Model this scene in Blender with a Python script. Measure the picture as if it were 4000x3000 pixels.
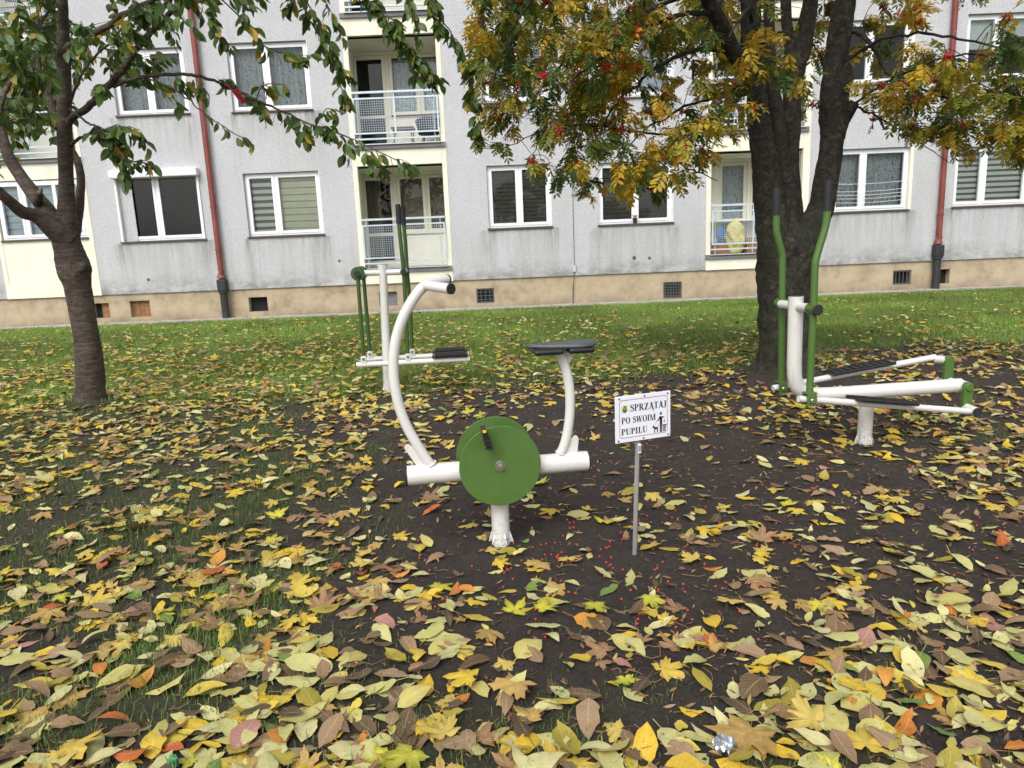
import bpy, math, random
import numpy as np
from mathutils import Matrix, Vector, Euler

for o in list(bpy.data.objects):
    bpy.data.objects.remove(o, do_unlink=True)
scene = bpy.context.scene
COL = scene.collection
rad = math.radians

# ------------------------------------------------------------------ camera
CAM_H, PITCH, ROLL, FPX = 1.40, rad(10.9), rad(2.37), 2772.0 / 4000.0
cam_data = bpy.data.cameras.new('camera')
cam_data.sensor_width = 36.0
cam_data.lens = FPX * 36.0
cam_data.clip_end = 500.0
cam = bpy.data.objects.new('camera', cam_data)
COL.objects.link(cam)
cam.matrix_world = (Matrix.Translation((0, 0, CAM_H)) @ Matrix.Rotation(rad(90) - PITCH, 4, 'X')
                    @ Matrix.Rotation(-ROLL, 4, 'Z'))
scene.camera = cam
scene.render.resolution_x, scene.render.resolution_y = 1024, 768

# ------------------------------------------------------------------ sky and sun (overcast autumn day)
SUN_EL, SUN_AZ = rad(48), rad(200)          # azimuth clockwise from +Y: behind the camera, a little to the left
world = bpy.data.worlds.new('World')
scene.world = world
world.use_nodes = True
wn = world.node_tree
wn.nodes.clear()
sky = wn.nodes.new('ShaderNodeTexSky')
sky.sky_type = 'NISHITA'
sky.sun_disc = False
sky.sun_elevation = SUN_EL
sky.sun_rotation = SUN_AZ
sky.air_density, sky.dust_density, sky.ozone_density = 1.0, 4.0, 1.0
hs = wn.nodes.new('ShaderNodeHueSaturation')
hs.inputs['Saturation'].default_value = 0.20
bg = wn.nodes.new('ShaderNodeBackground')
bg.inputs['Strength'].default_value = 0.15
wo = wn.nodes.new('ShaderNodeOutputWorld')
wn.links.new(sky.outputs[0], hs.inputs['Color'])
wn.links.new(hs.outputs[0], bg.inputs['Color'])
wn.links.new(bg.outputs[0], wo.inputs['Surface'])

sun_data = bpy.data.lights.new('sun', 'SUN')
sun_data.energy = 1.0
sun_data.angle = rad(35)
sun_data.color = (1.0, 0.97, 0.93)
sun = bpy.data.objects.new('sun', sun_data)
COL.objects.link(sun)
to_sun = Vector((math.sin(SUN_AZ) * math.cos(SUN_EL), math.cos(SUN_AZ) * math.cos(SUN_EL), math.sin(SUN_EL)))
sun.rotation_euler = (-to_sun).to_track_quat('-Z', 'Y').to_euler()
sun.location = to_sun * 30

scene.view_settings.view_transform = 'Standard'
scene.view_settings.look = 'None'
scene.view_settings.exposure = 0.46
scene.view_settings.gamma = 1.0
scene.view_settings.use_curve_mapping = False
scene.render.engine = 'CYCLES'

rng = np.random.default_rng(7)

# ------------------------------------------------------------------ helpers: noise, ground height
def _h(ix, iy, s):
    v = np.sin(ix * 127.1 + iy * 311.7 + s * 74.7) * 43758.5453
    return v - np.floor(v)

def vnoise(x, y, s=0):
    x = np.asarray(x, float); y = np.asarray(y, float)
    ix, iy = np.floor(x), np.floor(y)
    fx, fy = x - ix, y - iy
    fx = fx * fx * (3 - 2 * fx); fy = fy * fy * (3 - 2 * fy)
    a = _h(ix, iy, s); b = _h(ix + 1, iy, s); c = _h(ix, iy + 1, s); d = _h(ix + 1, iy + 1, s)
    return a + (b - a) * fx + (c - a) * fy + (a - b - c + d) * fx * fy

def fbm(x, y, s=0, o=4):
    v = 0; amp = 0.5; t = 0
    for i in range(o):
        v = v + amp * vnoise(x * 2 ** i, y * 2 ** i, s + i * 13); t += amp; amp *= 0.5
    return v / t

def ground_z(x, y):
    near = np.clip((15.0 - np.asarray(y, float)) / 4.0, 0, 1)
    mound = 0.07 * np.exp(-((np.asarray(x) + 4.29) ** 2 + (np.asarray(y) - 7.1) ** 2) / 0.09) + 0.09 * np.exp(-((np.asarray(x) - 2.72) ** 2 + (np.asarray(y) - 7.04) ** 2) / 0.22)
    for (a, b) in ((-0.084, 3.273), (2.387, 4.67), (-1.283, 7.183)):
        mound = mound - 0.022 * np.exp(-((np.asarray(x) - a) ** 2 + (np.asarray(y) - b + 0.25) ** 2) / 0.10)
    return mound + near * (0.05 * (fbm(np.asarray(x) * 0.7, np.asarray(y) * 0.7, 3, 2) - 0.5)
                   + 0.016 * (fbm(np.asarray(x) * 5, np.asarray(y) * 5, 9, 3) - 0.5))

def sstep(a, b, v):
    t = np.clip((v - a) / (b - a), 0, 1)
    return t * t * (3 - 2 * t)

def grass_cover(x, y):
    """0 = bare soil, 1 = full lawn (where grass grows in this garden)"""
    x = np.asarray(x, float); y = np.asarray(y, float)
    n = fbm(x * 0.9, y * 0.9, 21, 4) - 0.5
    n2 = fbm(x * 3.3, y * 3.3, 5, 3) - 0.5
    lawn = sstep(6.9, 8.9, y + 2.4 * n + 1.2 * n2 + 0.25 * np.abs(x - 0.3) * (x < 0.3) - 0.22 * np.clip(x - 1.0, 0, 4))
    left = 0.95 * sstep(0.25, 1.5, -x - 0.35 - 0.15 * (y - 3) + 2.2 * n + 1.1 * n2) * sstep(8.5, 6.0, y)
    left = left * np.clip(0.35 + 2.2 * (fbm(x * 1.7, y * 1.7, 77, 3) - 0.36), 0.03, 1.3)
    near = 0.45 * sstep(2.6, 1.75, y + 1.5 * n2) * sstep(-0.14, 0.10, n + n2)
    right = 0.28 * sstep(2.0, 3.2, x + 2.5 * n) * sstep(7.5, 5.0, y) * sstep(-0.02, 0.2, n2)
    return np.clip(np.maximum.reduce([lawn, left, near, right]), 0, 1)

def catmull(pts, per=6):
    P = np.array(pts, float)
    if len(P) < 3:
        t = np.linspace(0, 1, per + 1)[:, None]
        return P[0] + (P[-1] - P[0]) * t
    A = np.vstack([2 * P[0] - P[1], P, 2 * P[-1] - P[-2]])
    out = []
    for i in range(1, len(A) - 2):
        p0, p1, p2, p3 = A[i - 1], A[i], A[i + 1], A[i + 2]
        for t in np.linspace(0, 1, per, endpoint=False):
            out.append(0.5 * ((2 * p1) + (-p0 + p2) * t + (2 * p0 - 5 * p1 + 4 * p2 - p3) * t * t
                              + (-p0 + 3 * p1 - 3 * p2 + p3) * t ** 3))
    out.append(P[-1])
    return np.array(out)

# ------------------------------------------------------------------ helpers: mesh building
class MB:
    def __init__(s):
        s.v = []; s.f = []
    def add(s, verts, faces):
        b = len(s.v)
        s.v += [tuple(map(float, q)) for q in verts]
        s.f += [tuple(b + i for i in f) for f in faces]
        return s
    def box(s, x0, x1, y0, y1, z0, z1):
        return s.add([(x0, y0, z0), (x1, y0, z0), (x1, y1, z0), (x0, y1, z0), (x0, y0, z1), (x1, y0, z1), (x1, y1, z1), (x0, y1, z1)],
                     [(0, 3, 2, 1), (4, 5, 6, 7), (0, 1, 5, 4), (1, 2, 6, 5), (2, 3, 7, 6), (3, 0, 4, 7)])
    def quad(s, a, b, c, d):
        return s.add([a, b, c, d], [(0, 1, 2, 3)])
    def tube(s, pts, r, n=14, cap=True, flare=None):
        P = np.array(pts, float)
        R = np.full(len(P), r) if np.isscalar(r) else np.array(r, float)
        T = np.gradient(P, axis=0); T /= np.linalg.norm(T, axis=1)[:, None] + 1e-12
        ref = np.array([0, 0, 1.0]) if abs(T[0][2]) < 0.9 else np.array([1.0, 0, 0])
        N = np.cross(T[0], ref); N /= np.linalg.norm(N)
        b = len(s.v); ang = np.linspace(0, 2 * math.pi, n, endpoint=False)
        for i in range(len(P)):
            N = N - T[i] * (N @ T[i]); N /= np.linalg.norm(N) + 1e-12
            B = np.cross(T[i], N)
            rr = R[i] if flare is None else R[i] * flare(ang, P[i])
            ring = P[i] + np.outer(np.cos(ang) * rr, N) + np.outer(np.sin(ang) * rr, B)
            s.v += [tuple(q) for q in ring]
        for i in range(len(P) - 1):
            for j in range(n):
                k = (j + 1) % n
                s.f.append((b + i * n + j, b + i * n + k, b + (i + 1) * n + k, b + (i + 1) * n + j))
        if cap:
            s.f.append(tuple(b + j for j in reversed(range(n))))
            e = b + (len(P) - 1) * n
            s.f.append(tuple(e + j for j in range(n)))
        return s
    def cyl(s, a, b, r, n=20, r2=None):
        return s.tube([a, b], [r, r if r2 is None else r2], n)
    def disc(s, c, axis, r, t, n=48, bev=0.0):
        c = np.array(c, float); ax = np.array(axis, float); ax /= np.linalg.norm(ax)
        if bev:
            return s.tube([c - ax * t / 2, c - ax * (t / 2 - bev), c + ax * (t / 2 - bev), c + ax * t / 2], [r - bev, r, r, r - bev], n)
        return s.tube([c - ax * t / 2, c + ax * t / 2], r, n)
    def prism(s, poly, y0, y1):
        """poly: (x, z) outline, extruded along y"""
        n = len(poly)
        v = [(x, y0, z) for x, z in poly] + [(x, y1, z) for x, z in poly]
        f = [tuple(range(n)), tuple(reversed(range(n, 2 * n)))]
        f += [(i, i + n, (i + 1) % n + n, (i + 1) % n) for i in range(n)]
        return s.add(v, f)
    def build(s, name, mat, parent=None, smooth=False, bevel=0.0, kind=None, auto=None):
        me = bpy.data.meshes.new(name)
        me.from_pydata(s.v, [], s.f)
        me.materials.append(mat)
        if smooth or auto:
            me.polygons.foreach_set('use_smooth', [True] * len(me.polygons))
        me.update()
        if auto:
            me.set_sharp_from_angle(angle=rad(auto))
        o = bpy.data.objects.new(name, me)
        COL.objects.link(o)
        o.parent = parent
        if bevel:
            m = o.modifiers.new('bevel', 'BEVEL'); m.width = bevel; m.segments = 2; m.limit_method = 'ANGLE'; m.angle_limit = rad(40)
        if kind: o['kind'] = kind
        return o

def np_mesh(name, V, F, mat, colors=None, uvs=None, smooth=True, parent=None, kind=None, link=True):
    me = bpy.data.meshes.new(name)
    V = np.ascontiguousarray(V, np.float32); F = np.ascontiguousarray(F, np.int32)
    n, k = F.shape
    me.vertices.add(len(V)); me.vertices.foreach_set('co', V.ravel())
    me.loops.add(n * k); me.loops.foreach_set('vertex_index', F.ravel())
    me.polygons.add(n)
    me.polygons.foreach_set('loop_start', np.arange(0, n * k, k, dtype=np.int32))
    me.polygons.foreach_set('loop_total', np.full(n, k, np.int32))
    me.polygons.foreach_set('use_smooth', np.full(n, bool(smooth)))
    if colors is not None:
        a = me.color_attributes.new('Col', 'FLOAT_COLOR', 'POINT')
        c = np.ones((len(V), 4), np.float32); c[:, :3] = colors
        a.data.foreach_set('color', c.ravel())
    if uvs is not None:
        l = me.uv_layers.new(name='UVMap')
        l.data.foreach_set('uv', np.ascontiguousarray(uvs, np.float32)[F.ravel()].ravel())
    me.materials.append(mat)
    me.update(); me.validate()
    if not link: return me
    o = bpy.data.objects.new(name, me); COL.objects.link(o); o.parent = parent
    if kind: o['kind'] = kind
    return o

def tag(o, label=None, cat=None, group=None, kind=None):
    if label: o['label'] = label
    if cat: o['category'] = cat
    if group: o['group'] = group
    if kind: o['kind'] = kind
    return o

def empty(name, loc=(0, 0, 0), rz=0.0, label=None, cat=None, group=None):
    o = bpy.data.objects.new(name, None); COL.objects.link(o)
    o.location = loc; o.rotation_euler = (0, 0, rz); o.empty_display_size = 0.1
    return tag(o, label, cat, group)

# ------------------------------------------------------------------ helpers: materials
def srgb(r, g, b, k=1.0):
    f = lambda c: ((c / 255.0 + 0.055) / 1.055) ** 2.4 if c > 10 else c / 255.0 / 12.92
    return (f(r) * k, f(g) * k, f(b) * k, 1.0)

class NT:
    def __init__(s, name):
        s.m = bpy.data.materials.new(name); s.m.use_nodes = True
        s.t = s.m.node_tree; s.b = s.t.nodes['Principled BSDF']; s.out = s.t.nodes['Material Output']
    def n(s, typ, **kw):
        nd = s.t.nodes.new(typ)
        for k, v in kw.items():
            if k in nd.inputs: nd.inputs[k].default_value = v
            else: setattr(nd, k, v)
        return nd
    def l(s, a, b): s.t.links.new(a, b)
    def coord(s, kind='Object', scale=(1, 1, 1), rot=(0, 0, 0)):
        if kind == 'World':
            g = s.n('ShaderNodeNewGeometry').outputs['Position']
        else:
            g = s.n('ShaderNodeTexCoord').outputs[kind]
        mp = s.n('ShaderNodeMapping'); mp.inputs['Scale'].default_value = scale; mp.inputs['Rotation'].default_value = rot
        s.l(g, mp.inputs['Vector']); return mp.outputs[0]
    def noise(s, vec, scale, detail=4, rough=0.55, dist=0.0):
        nd = s.n('ShaderNodeTexNoise'); nd.inputs['Scale'].default_value = scale; nd.inputs['Detail'].default_value = detail
        nd.inputs['Roughness'].default_value = rough; nd.inputs['Distortion'].default_value = dist
        s.l(vec, nd.inputs['Vector']); return nd.outputs['Fac']
    def ramp(s, fac, stops):
        nd = s.n('ShaderNodeValToRGB'); e = nd.color_ramp.elements
        while len(e) < len(stops): e.new(0.5)
        for el, (p, c) in zip(e, stops):
            el.position = p; el.color = c if hasattr(c, '__len__') else (c, c, c, 1)
        s.l(fac, nd.inputs[0]); return nd.outputs[0]
    def mix(s, fac, a, b, mode='MIX'):
        nd = s.n('ShaderNodeMix'); nd.data_type = 'RGBA'; nd.blend_type = mode
        for sock, v in ((nd.inputs[0], fac), (nd.inputs[6], a), (nd.inputs[7], b)):
            if hasattr(v, 'links'): s.l(v, sock)
            elif hasattr(v, '__len__'): sock.default_value = v
            else: sock.default_value = v
        return nd.outputs[2]
    def math(s, op, a, b=0.5):
        nd = s.n('ShaderNodeMath'); nd.operation = op
        for i, v in enumerate((a, b)):
            if hasattr(v, 'links'): s.l(v, nd.inputs[i])
            else: nd.inputs[i].default_value = v
        return nd.outputs[0]
    def bump(s, h, strength=0.5, dist=0.01, prev=None):
        nd = s.n('ShaderNodeBump'); nd.inputs['Strength'].default_value = strength; nd.inputs['Distance'].default_value = dist
        s.l(h, nd.inputs['Height'])
        if prev is not None: s.l(prev, nd.inputs['Normal'])
        s.l(nd.outputs[0], s.b.inputs['Normal']); return nd.outputs[0]
    def color(s, v):
        if hasattr(v, 'links'): s.l(v, s.b.inputs['Base Color'])
        else: s.b.inputs['Base Color'].default_value = v
    def rough(s, v):
        if hasattr(v, 'links'): s.l(v, s.b.inputs['Roughness'])
        else: s.b.inputs['Roughness'].default_value = v

def simple(name, col, rough=0.6, metal=0.0, var=0.10, scale=6.0, bumps=0.0, bscale=80):
    t = NT(name)
    v = t.coord('Object')
    nz = t.noise(v, scale, 5)
    lo = tuple(c * (1 - var) for c in col[:3]) + (1,); hi = tuple(min(1, c * (1 + var)) for c in col[:3]) + (1,)
    t.color(t.ramp(nz, [(0.3, lo), (0.7, hi)]))
    t.rough(rough); t.b.inputs['Metallic'].default_value = metal
    if bumps: t.bump(t.noise(v, bscale, 3), bumps, 0.004)
    return t.m

M = {}
def make_materials():
    # worm-scratched grey render of the facade
    t = NT('grey_render')
    w = t.coord('World')
    worm = t.noise(t.coord('World', (70, 70, 24)), 1.0, 4, 0.6, 0.6)
    fine = t.noise(w, 55, 4, 0.6)
    big = t.noise(t.coord('World', (0.5, 0.5, 0.35)), 1.6, 5, 0.6)
    streak = t.noise(t.coord('World', (3.2, 3.2, 0.22)), 1.5, 5, 0.65)
    base = t.ramp(worm, [(0.30, srgb(170, 169, 171)), (0.48, srgb(199, 200, 204)), (0.7, srgb(214, 215, 220))])
    base = t.mix(t.ramp(big, [(0.35, 0.0), (0.75, 0.30)]), base, srgb(170, 168, 166))
    # run-off dirt: thin streaks and a greyer foot of the wall
    sep = t.n('ShaderNodeSeparateXYZ'); t.l(t.n('ShaderNodeNewGeometry').outputs['Position'], sep.inputs[0])
    foot = t.math('SUBTRACT', 1.0, t.math('DIVIDE', sep.outputs['Z'], 2.2))
    foot = t.math('MULTIPLY', t.math('MAXIMUM', foot, 0.0), t.ramp(streak, [(0.42, 0.0), (0.70, 0.6)]))
    base = t.mix(foot, base, srgb(140, 138, 136))
    grime = t.math('MAXIMUM', t.math('SUBTRACT', 1.0, t.math('DIVIDE', t.math('SUBTRACT', sep.outputs['Z'], 0.69), 0.45)), 0.0)
    grime = t.math('MULTIPLY', grime, t.ramp(t.noise(t.coord('World', (1.3, 1.3, 2.2)), 1.6, 6, 0.7), [(0.40, 0.0), (0.62, 0.75)]))
    base = t.mix(grime, base, srgb(112, 112, 108))
    base = t.mix(t.ramp(streak, [(0.56, 0.0), (0.80, 0.20)]), base, srgb(150, 149, 152))
    at = t.n('ShaderNodeVertexColor'); at.layer_name = 'Col'
    st2 = t.noise(t.coord('World', (9, 9, 0.7)), 1.3, 5, 0.65)
    base = t.mix(t.math('MULTIPLY', at.outputs['Color'], t.ramp(st2, [(0.36, 0.0), (0.62, 0.85)])), base, srgb(126, 123, 116))
    t.color(base); t.rough(0.95)
    b1 = t.bump(worm, 0.8, 0.02)
    t.bump(fine, 0.5, 0.006, b1)
    M['render'] = t.m
    # cream paint
    t = NT('cream_paint'); w = t.coord('World')
    nz = t.noise(t.coord('World', (1, 1, 0.4)), 2.5, 5)
    t.color(t.ramp(nz, [(0.3, srgb(224, 221, 203)), (0.65, srgb(238, 236, 220))])); t.rough(0.85)
    t.bump(t.noise(w, 60, 3), 0.25, 0.005); M['cream'] = t.m
    # tan plinth
    t = NT('tan_plinth'); w = t.coord('World')
    n1 = t.noise(w, 2.2, 6, 0.65); n2 = t.noise(w, 30, 4)
    c = t.ramp(n1, [(0.28, srgb(140, 125, 104)), (0.5, srgb(176, 160, 134)), (0.72, srgb(190, 175, 150))])
    sep = t.n('ShaderNodeSeparateXYZ'); t.l(t.n('ShaderNodeNewGeometry').outputs['Position'], sep.inputs[0])
    damp = t.math('MULTIPLY', t.math('MAXIMUM', t.math('SUBTRACT', 1.0, t.math('DIVIDE', sep.outputs['Z'], 0.30)), 0.0), t.ramp(t.noise(w, 3.0, 5), [(0.35, 0.1), (0.65, 0.8)]))
    c = t.mix(damp, c, srgb(120, 108, 96)); t.color(c); t.rough(0.95); t.bump(n2, 0.7, 0.012); M['plinth'] = t.m
    M['dark_gap'] = simple('dark_void', (0.012, 0.012, 0.012, 1), 0.9)
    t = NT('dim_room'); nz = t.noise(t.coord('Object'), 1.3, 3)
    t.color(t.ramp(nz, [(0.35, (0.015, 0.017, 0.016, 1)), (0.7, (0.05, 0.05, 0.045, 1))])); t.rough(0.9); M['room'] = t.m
    M['pvc'] = simple('white_plastic', srgb(236, 238, 242), 0.35, var=0.03)
    M['pvc_warm'] = simple('cream_plastic', srgb(226, 222, 200), 0.4, var=0.03)
    M['sill'] = simple('brown_sill', srgb(92, 78, 76), 0.6, var=0.15)
    M['galv'] = simple('galvanised_paint', srgb(196, 210, 220), 0.35, 0.15, var=0.08)
    M['slab'] = simple('weathered_slab', srgb(122, 120, 124), 0.9, var=0.15, bumps=0.3)
    M['concrete'] = simple('concrete', srgb(168, 164, 158), 0.95, var=0.2, scale=4, bumps=0.5)
    M['iron'] = simple('cast_iron', srgb(48, 48, 52), 0.6, var=0.25, bumps=0.3, bscale=30)
    M['steel_bar'] = simple('grille_steel', srgb(95, 97, 100), 0.55, 0.5, var=0.2)
    M['rust_board'] = simple('brown_board', srgb(140, 102, 70), 0.85, var=0.25, scale=12)
    t = NT('red_downpipe'); v = t.coord('World')
    c = t.ramp(t.noise(t.coord('World', (1, 1, 0.5)), 5, 5), [(0.3, srgb(108, 50, 44)), (0.7, srgb(140, 70, 62))])
    fl = t.ramp(t.noise(t.coord('World', (1, 1, 0.5)), 18, 4, 0.7), [(0.66, 0.0), (0.70, 0.8)])
    c = t.mix(fl, c, srgb(196, 170, 160)); t.color(c); t.rough(0.5); M['pipe'] = t.m
    # glass: clear with mirror reflection
    t = NT('window_glass'); t.t.nodes.remove(t.b)
    tr = t.n('ShaderNodeBsdfTransparent'); tr.inputs[0].default_value = (0.93, 0.95, 0.94, 1)
    gl = t.n('ShaderNodeBsdfGlossy'); gl.inputs['Roughness'].default_value = 0.02
    fr = t.n('ShaderNodeFresnel'); fr.inputs['IOR'].default_value = 1.55
    mx = t.n('ShaderNodeMixShader'); t.l(fr.outputs[0], mx.inputs[0]); t.l(tr.outputs[0], mx.inputs[1]); t.l(gl.outputs[0], mx.inputs[2])
    t.l(mx.outputs[0], t.out.inputs['Surface']); M['glass'] = t.m
    # blinds and curtains
    for nm, c in (('blind_pale', srgb(226, 236, 230)), ('blind_blue', srgb(206, 224, 240)), ('blind_grey', srgb(128, 124, 114)),
                  ('blind_cream', srgb(222, 226, 200)), ('blind_dark', srgb(98, 98, 92)), ('blind_warm', srgb(128, 118, 98))):
        M[nm] = simple(nm, c, 0.8, var=0.05)
    t = NT('lace'); v = t.coord('World')
    pat = t.noise(t.coord('World', (14, 14, 7)), 1.0, 5, 0.7, 2.5)
    t.color(t.ramp(pat, [(0.40, srgb(110, 118, 120)), (0.52, srgb(206, 218, 222)), (0.62, srgb(140, 150, 152))])); t.rough(0.9); M['lace'] = t.m
    t = NT('lace_bright'); pat = t.noise(t.coord('World', (12, 12, 8)), 1.0, 5, 0.7, 2.0)
    t.color(t.ramp(pat, [(0.38, srgb(150, 172, 186)), (0.55, srgb(222, 232, 240))])); t.rough(0.9); M['lace_bright'] = t.m
    # painted steel of the machines, with scuffs and mud specks
    def paint(name, col, dark, rough=0.28):
        t = NT(name); v = t.coord('World')
        c = t.ramp(t.noise(v, 5, 4), [(0.3, tuple(x * 0.93 for x in col[:3]) + (1,)), (0.7, col)])
        sp = t.ramp(t.noise(v, 75, 3, 0.6), [(0.70, 0.0), (0.74, 0.75)])
        c = t.mix(sp, c, dark)
        sc = t.ramp(t.noise(t.coord('World', (1, 1, 1)), 9, 6, 0.75), [(0.66, 0.0), (0.72, 0.35)])
        c = t.mix(sc, c, dark)
        sp2 = t.n('ShaderNodeSeparateXYZ'); t.l(t.n('ShaderNodeNewGeometry').outputs['Position'], sp2.inputs[0])
        low = t.math('MAXIMUM', t.math('SUBTRACT', 1.0, t.math('DIVIDE', sp2.outputs['Z'], 0.16)), 0.0)
        mud = t.math('MULTIPLY', t.math('POWER', low, 0.7), t.ramp(t.noise(v, 48, 5, 0.75), [(0.54, 0.0), (0.64, 0.9)]))
        c = t.mix(mud, c, srgb(86, 72, 60))
        # rain runs and grime
        run = t.ramp(t.noise(t.coord('World', (22, 22, 2.2)), 1.5, 4, 0.6), [(0.58, 0.0), (0.78, 0.28)])
        c = t.mix(run, c, dark)
        t.color(c); t.rough(t.ramp(t.noise(v, 14, 4), [(0.3, rough * 0.8), (0.7, rough * 1.7)])); t.b.inputs['Coat Weight'].default_value = 0.15
        return t.m
    M['white'] = paint('white_enamel', srgb(216, 215, 211), srgb(120, 108, 92))
    M['green'] = paint('green_enamel', srgb(76, 108, 46), srgb(58, 80, 38), 0.42)
    M['green_dark'] = paint('deep_green_enamel', srgb(54, 84, 36), srgb(36, 54, 26), 0.35)
    M['rubber'] = simple('black_rubber', srgb(34, 34, 36), 0.65, var=0.2, bumps=0.2)
    M['black_plastic'] = simple('black_plastic', srgb(26, 26, 28), 0.4, var=0.2)
    M['seat'] = simple('grey_seat', srgb(72, 76, 80), 0.38, var=0.12, scale=20, bumps=0.15)
    M['steel'] = simple('bright_steel', srgb(186, 186, 182), 0.3, 0.9, var=0.1)
    M['alu'] = simple('aluminium', srgb(170, 170, 168), 0.42, 0.6, var=0.12, scale=14)
    M['amber'] = simple('amber_reflector', srgb(240, 180, 20), 0.3)
    M['board'] = simple('sign_white', srgb(226, 228, 238), 0.35, var=0.02)
    M['ink'] = simple('sign_black', srgb(22, 20, 26), 0.5)
    M['ink_red'] = simple('sign_red', srgb(158, 40, 52), 0.5)
    M['ink_grey'] = simple('sign_grey', srgb(120, 124, 128), 0.5)
    M['emblem_y'] = simple('emblem_yellow', srgb(206, 216, 84), 0.5)
    M['emblem_g'] = simple('emblem_green', srgb(36, 92, 40), 0.5)
    # bark
    def bark(name, stops, scale, bscale, moss=None, lent=False, bstr=0.9):
        t = NT(name)
        v = t.coord('World', scale)
        n1 = t.noise(v, bscale, 6, 0.65, 0.6)
        w = t.coord('World'); n2 = t.noise(w, 3.5, 4); n3 = t.noise(w, 60, 3)
        c = t.ramp(n1, stops)
        c = t.mix(t.ramp(n2, [(0.4, 0.0), (0.7, 0.5)]), c, stops[0][1])
        if lent:
            ln = t.ramp(t.noise(t.coord('World', (2.2, 2.2, 30)), 1.6, 3, 0.6), [(0.60, 0.0), (0.68, 0.55)])
            c = t.mix(ln, c, srgb(104, 92, 82))
        pt = t.ramp(t.noise(w, 9, 6, 0.75), [(0.52, 0.0), (0.66, 0.55)])
        c = t.mix(pt, c, stops[2][1])
        if moss:
            sp = t.n('ShaderNodeSeparateXYZ'); t.l(t.n('ShaderNodeNewGeometry').outputs['Position'], sp.inputs[0])
            low = t.math('MAXIMUM', t.math('SUBTRACT', 1.15, t.math('DIVIDE', sp.outputs['Z'], 2.6)), 0.12)
            mm = t.math('MULTIPLY', low, t.ramp(t.noise(w, 6, 5, 0.7), [(0.40, 0.0), (0.62, 0.9)]))
            c = t.mix(mm, c, moss)
        t.color(c); t.rough(0.92)
        b = t.bump(n1, bstr, 0.022); t.bump(n3, 0.6, 0.008, b)
        return t.m
    M['bark_cherry'] = bark('cherry_bark', [(0.3, srgb(40, 34, 30)), (0.55, srgb(80, 69, 60)), (0.75, srgb(112, 98, 86))], (5, 5, 15), 2.4, None, True, 0.55)
    M['bark_rowan'] = bark('rowan_bark', [(0.34, srgb(14, 12, 11)), (0.52, srgb(42, 37, 32)), (0.68, srgb(80, 72, 61))], (4.5, 4.5, 6), 4.5, srgb(42, 50, 28))
    M['twig'] = simple('twig_bark', srgb(62, 52, 48), 0.85, var=0.25)
    # leaves: colour from each leaf's own attribute, small blemishes, light passing through
    def leafmat(name, transl, spot, spot_amt, gloss=0.55, vein=0.25):
        t = NT(name); at = t.n('ShaderNodeVertexColor'); at.layer_name = 'Col'
        w = t.coord('World')
        c = t.mix(t.ramp(t.noise(w, 34, 4, 0.6), [(0.3, 0.0), (0.72, 0.42)]), at.outputs['Color'], t.mix(1.0, at.outputs['Color'], (0.62, 0.56, 0.42, 1), 'MULTIPLY'))
        sp = t.ramp(t.noise(w, 130, 4, 0.65), [(0.63, 0.0), (0.69, spot_amt)])
        c = t.mix(sp, c, spot)
        uv = t.n('ShaderNodeTexCoord').outputs['UV']; su = t.n('ShaderNodeSeparateXYZ'); t.l(uv, su.inputs[0])
        u = t.math('ABSOLUTE', su.outputs['X'], 0)
        mid = t.math('LESS_THAN', u, 0.05)
        ph = t.math('SUBTRACT', t.math('MULTIPLY', su.outputs['Y'], 52.0), t.math('MULTIPLY', u, 15.0))
        sec = t.math('GREATER_THAN', t.math('SINE', ph, 0), 0.86)
        vv = t.math('MAXIMUM', t.math('MULTIPLY', mid, 1.0), t.math('MULTIPLY', sec, 0.45))
        c = t.mix(t.math('MULTIPLY', vv, vein), c, t.mix(0.5, c, srgb(226, 220, 160)))
        t.color(c); t.rough(gloss)
        t.bump(t.noise(w, 90, 3), 0.35, 0.004)
        tl = t.n('ShaderNodeBsdfTranslucent'); t.l(c, tl.inputs['Color'])
        mx = t.n('ShaderNodeMixShader'); mx.inputs[0].default_value = transl
        t.l(t.b.outputs[0], mx.inputs[1]); t.l(tl.outputs[0], mx.inputs[2]); t.l(mx.outputs[0], t.out.inputs['Surface'])
        return t.m
    M['litter'] = leafmat('fallen_leaf', 0.12, srgb(84, 60, 36), 0.7, 0.6, 0.45)
    M['leaf_cherry'] = leafmat('cherry_leaf', 0.38, srgb(120, 100, 30), 0.4, 0.42, 0.30)
    M['leaf_rowan'] = leafmat('rowan_leaf', 0.45, srgb(120, 70, 24), 0.5, 0.5, 0.2)
    t = NT('grass_blade'); at = t.n('ShaderNodeVertexColor'); at.layer_name = 'Col'
    t.color(at.outputs['Color']); t.rough(0.55)
    tl = t.n('ShaderNodeBsdfTranslucent'); t.l(at.outputs['Color'], tl.inputs['Color'])
    mx = t.n('ShaderNodeMixShader'); mx.inputs[0].default_value = 0.25
    t.l(t.b.outputs[0], mx.inputs[1]); t.l(tl.outputs[0], mx.inputs[2]); t.l(mx.outputs[0], t.out.inputs['Surface'])
    M['grass'] = t.m
    M['berry'] = simple('rowan_berry', srgb(172, 30, 26), 0.35, var=0.25, scale=30)
    M['berry_ground'] = simple('fallen_berry', srgb(190, 62, 48), 0.4, var=0.25, scale=30)
    # soil / lawn sheet
    t = NT('garden_soil'); w = t.coord('World'); at = t.n('ShaderNodeVertexColor'); at.layer_name = 'Col'
    n1 = t.noise(w, 3.0, 6, 0.65); n2 = t.noise(w, 55, 5, 0.7); n3 = t.noise(w, 260, 3, 0.7)
    soil = t.ramp(n1, [(0.3, srgb(36, 30, 27)), (0.7, srgb(62, 52, 46))])
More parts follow.
